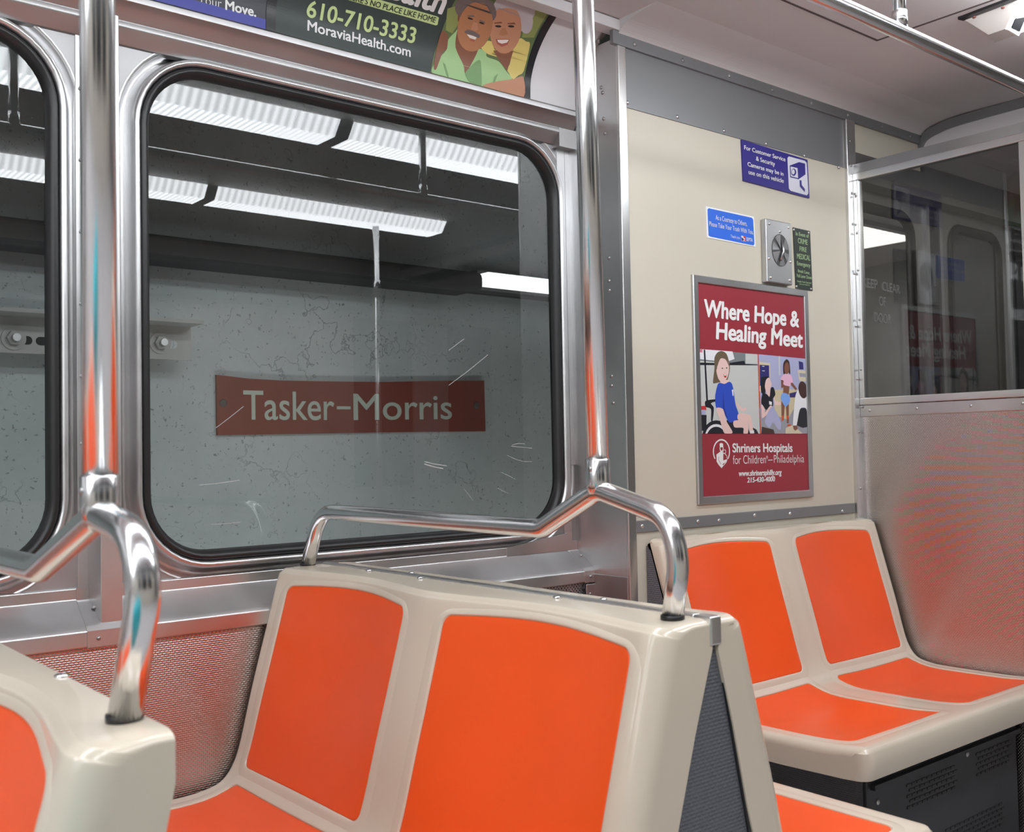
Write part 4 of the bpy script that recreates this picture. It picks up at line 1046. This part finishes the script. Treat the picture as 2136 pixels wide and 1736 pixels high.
# ------------------------------------------------------------------ the other side of the car (seen only mirrored in the glass)
wr = bpy.data.objects.new('wall_right', None); COL.objects.link(wr); struct(wr)
b = MB(); b.box((X0, YO - .02, 0), (X1, YO, ZC)); b.build('steel_panel', mat('pale_panel', (.5, .46, .40), .45), wr)
b = MB()
for x0, x1 in ((-1.9, -.8), (-.6, .5), (.7, 1.85), (3.1, 3.5), (3.7, 4.1)): b.box((x0, YO, .93), (x1, YO + .006, 1.9))
b.build('dark_glass', mat('night_glass', (.012, .013, .015), .05, spec=.6), wr)
b = MB(); b.box((X0, YO, 1.93), (X1, YO + .10, 2.13)); b.build('valance', DARK, wr)
b = MB(); b.box((2.05, YO, .9), (2.9, YO + .01, 2.0)); b.build('beige_panel', BEIGE, wr)
struct(MB().box((X0 - .02, YO, 0), (X0, 2.2, ZC)).build('wall_rear', mat('rear_wall', (.5, .46, .42), .5)))

gp2 = thing('grab_pole', 'chrome pole across the aisle, showing only as a thin mirrored upright in the window', 'grab pole')
b = MB(); b.tube([(2.62, .02, 0), (2.62, .02, ZC)], .016, CHROME, 16); b.build('pole', CHROME, gp2)
b = MB(); b.tube([(2.62, .02, 1.86), (2.62, .02, 1.93)], .021, CHROME, 16); b.build('sleeve', CHROME, gp2)
mp = MB().box((3.52, YO, 1.22), (3.76, YO + .012, 1.88)).build('route_map', flat('map_white', 205, 212, 215)); tag(mp, 'pale route map on the far side wall, a faint mirrored rectangle over the station sign', 'map')

# bag standing in for a passenger's turquoise clothing; also tints the chrome teal
bg = thing('bag', 'bag standing in for turquoise clothing on the lower left bench, only a sliver at the left edge', 'bag')
e_ = onX(4, 1660, .12)
TQ = mat('turquoise_cloth', (.02, .42, .50), .7, noise=.08, nscale=30, bump=.2, bscale=300)
b = MB(); rg = []
yc, hy = e_.y + .19, .19
for z, k in ((.475, .86), (.50, .97), (.58, 1.0), (.70, 1.0), (.80, .98), (.86, .90), (.895, .70), (.905, .35)):
    rg.append([(.12 - .075 + .085 * k * (abs(math.cos(t)) ** .6) * math.copysign(1, math.cos(t)) * .9, yc + hy * k * (abs(math.sin(t)) ** .6) * math.copysign(1, math.sin(t)), z) for t in (2 * math.pi * i / 32 for i in range(32))])
b.loft(rg, TQ, True, (True, True)); b.build('body', TQ, bg)
b = MB(); b.tube(fillet([(.045, yc - .04, .895), (.045, yc - .04, .945), (.045, yc + .04, .945), (.045, yc + .04, .895)], .02), .006, TQ, 8); b.build('handle', TQ, bg)
b = MB(); b.box((-.055, yc - .12, .52), (-.032, yc + .12, .70)); b.build('pocket', TQ, bg, bevel=.01)

# ------------------------------------------------------------------ the tunnel outside the windows
YT = 2.95
tw_ = MB(); tw_.box((-3, YT, -.5), (7.5, YT + .1, 3.2)); o = tw_.build('wall_tunnel', CONC); struct(o); o['label'] = 'pale painted concrete tunnel wall outside the windows'
struct(MB().box((-3, 2.25, 3.0), (7.5, YT, 3.1)).build('ceiling_tunnel', SOOT))
struct(MB().box((-3, 2.14, -.6), (7.5, YT, -.5)).build('floor_tunnel', SOOT))
# station name board
PT = planeY(YT - .012)
sg = thing('station_sign', 'rust orange station name board on the tunnel wall', 'sign')
SRED = mat('sign_rust', srgb(118, 42, 20), .6, noise=.1, nscale=6)
q = [(452, 782), (520, 790), (590, 794), (700, 796), (800, 797), (900, 795), (1010, 792 + 2), (1013, 900), (800, 902), (640, 905), (454, 908)]
b = MB(); b.prism([PT.to3(*PT.to2(*p), 0) for p in q], (0, .011, 0)); b.build('board', SRED, sg)
lw = MB(); SWH = flat('sign_cream', 178, 184, 170)
put_text(lw, PT, 'Tasker', (508, 875), (697, 876), (508, 815), SWH, .0008, bold=.008)
put_text(lw, PT, '\u2013', (703, 872), (731, 872), (703, 815), SWH, .0008, bold=.008)
put_text(lw, PT, 'Morris', (738, 876), (942, 874), (738, 822), SWH, .0008, bold=.008)
lw.build('lettering', SWH, sg)
screws(sg, [onY(466, 841, YT - .013), onY(994, 846, YT - .013)], (0, -1, 0), r=.012, m=mat('sign_bolt', (.08, .06, .05), .6), name='bolt')
# steel angle with slotted holes and bolts
YA = YT - .10
an = thing('angle_bracket', 'grey steel angle bolted to the tunnel wall, ending left of the station sign', 'bracket')
AN = mat('weathered_steel', (.34, .34, .33), .55, .3, noise=.12, nscale=8)
ae = onY(399, 752, YA); at_ = onY(399, 683, YA)
b = MB(); b.prism([(-1.5, YA, at_.z), (ae.x + .03, YA, at_.z), (ae.x, YA, ae.z), (-1.5, YA, ae.z)][:0] or [(-1.5, YA, at_.z), (ae.x, YA, at_.z), (ae.x, YA, ae.z), (-1.5, YA, ae.z)], (0, .008, 0))
b.box((-1.5, YA - .09, at_.z), (ae.x, YA + .008, at_.z + .010)); b.build('angle', AN, an)
b = MB(); b.box((-1.5, YA + .008, ae.z + .02), (ae.x - .3, YT, at_.z - .02)); b.build('standoff', SOOT, an)
for px, py in ((28, 706), (334, 716)):
    p = onY(px, py, YA)
    b = MB(); b.tube([p + Vector((0, 0, 0)), p + Vector((0, -.004, 0))], .030, AN, 20); b.tube([p + Vector((0, -.004, 0)), p + Vector((0, -.018, 0))], .019, AN, 6); b.tube([p + Vector((0, -.018, 0)), p + Vector((0, -.034, 0))], .010, ALU, 12)
    b.build('bolt', AN, an)
for px, py in ((52, 710), (90, 712), (357, 719)):
    p = onY(px, py, YA - .0006); b = MB(); b.face([(p.x + x, p.y, p.z + z) for x, z in rrect(-.018, .018, -.011, .011, .0108, 6)]); b.build('slot', CONC if px > 300 else SOOT, an)
# dark bar and glowing bar added outside to imitate reflections in the glass
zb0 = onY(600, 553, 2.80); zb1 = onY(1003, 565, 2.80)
b = MB(); b.box((-3, 2.78, zb0.z - .020), (zb1.x, 2.94, zb0.z + .045)); o = b.build('reflection_bar', SOOT, bevel=.02, seg=3); tag(o, 'black bar added outside the window to imitate a reflected dark band', 'reflection stand-in')
tl_ = thing('reflection_glow', 'glowing bar added past the end of the black bar to imitate a reflected light', 'lamp')
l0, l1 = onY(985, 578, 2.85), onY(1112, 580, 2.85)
b = MB(); b.box((l0.x + .03, 2.80, l0.z - .03), (l0.x + 1.2, 2.86, l0.z + .015)); b.build('tube', emit('reflection_emit', (.95, 1, 1), 1.6), tl_, bevel=.008)  # emission imitates a light mirrored in the window
b = MB(); b.box((l0.x + .03, 2.86, l0.z - .04), (l0.x + 1.22, YT, l0.z + .03)); b.build('housing', SOOT, tl_)  # dark backing of the added glowing bar


# unseen fill lights added low between train and wall to brighten the wall
for x in (-.6, 1.3, 3.2):
    ld = bpy.data.lights.new('wall_fill', 'AREA'); ld.shape = 'RECTANGLE'; ld.size = 1.7; ld.size_y = .15; ld.energy = 5.0; ld.color = (.94, 1, .98)
    lo_ = bpy.data.objects.new('wall_fill', ld); COL.objects.link(lo_); lo_.location = (x, 2.2, .15); lo_.rotation_euler = (math.radians(118), 0, 0)
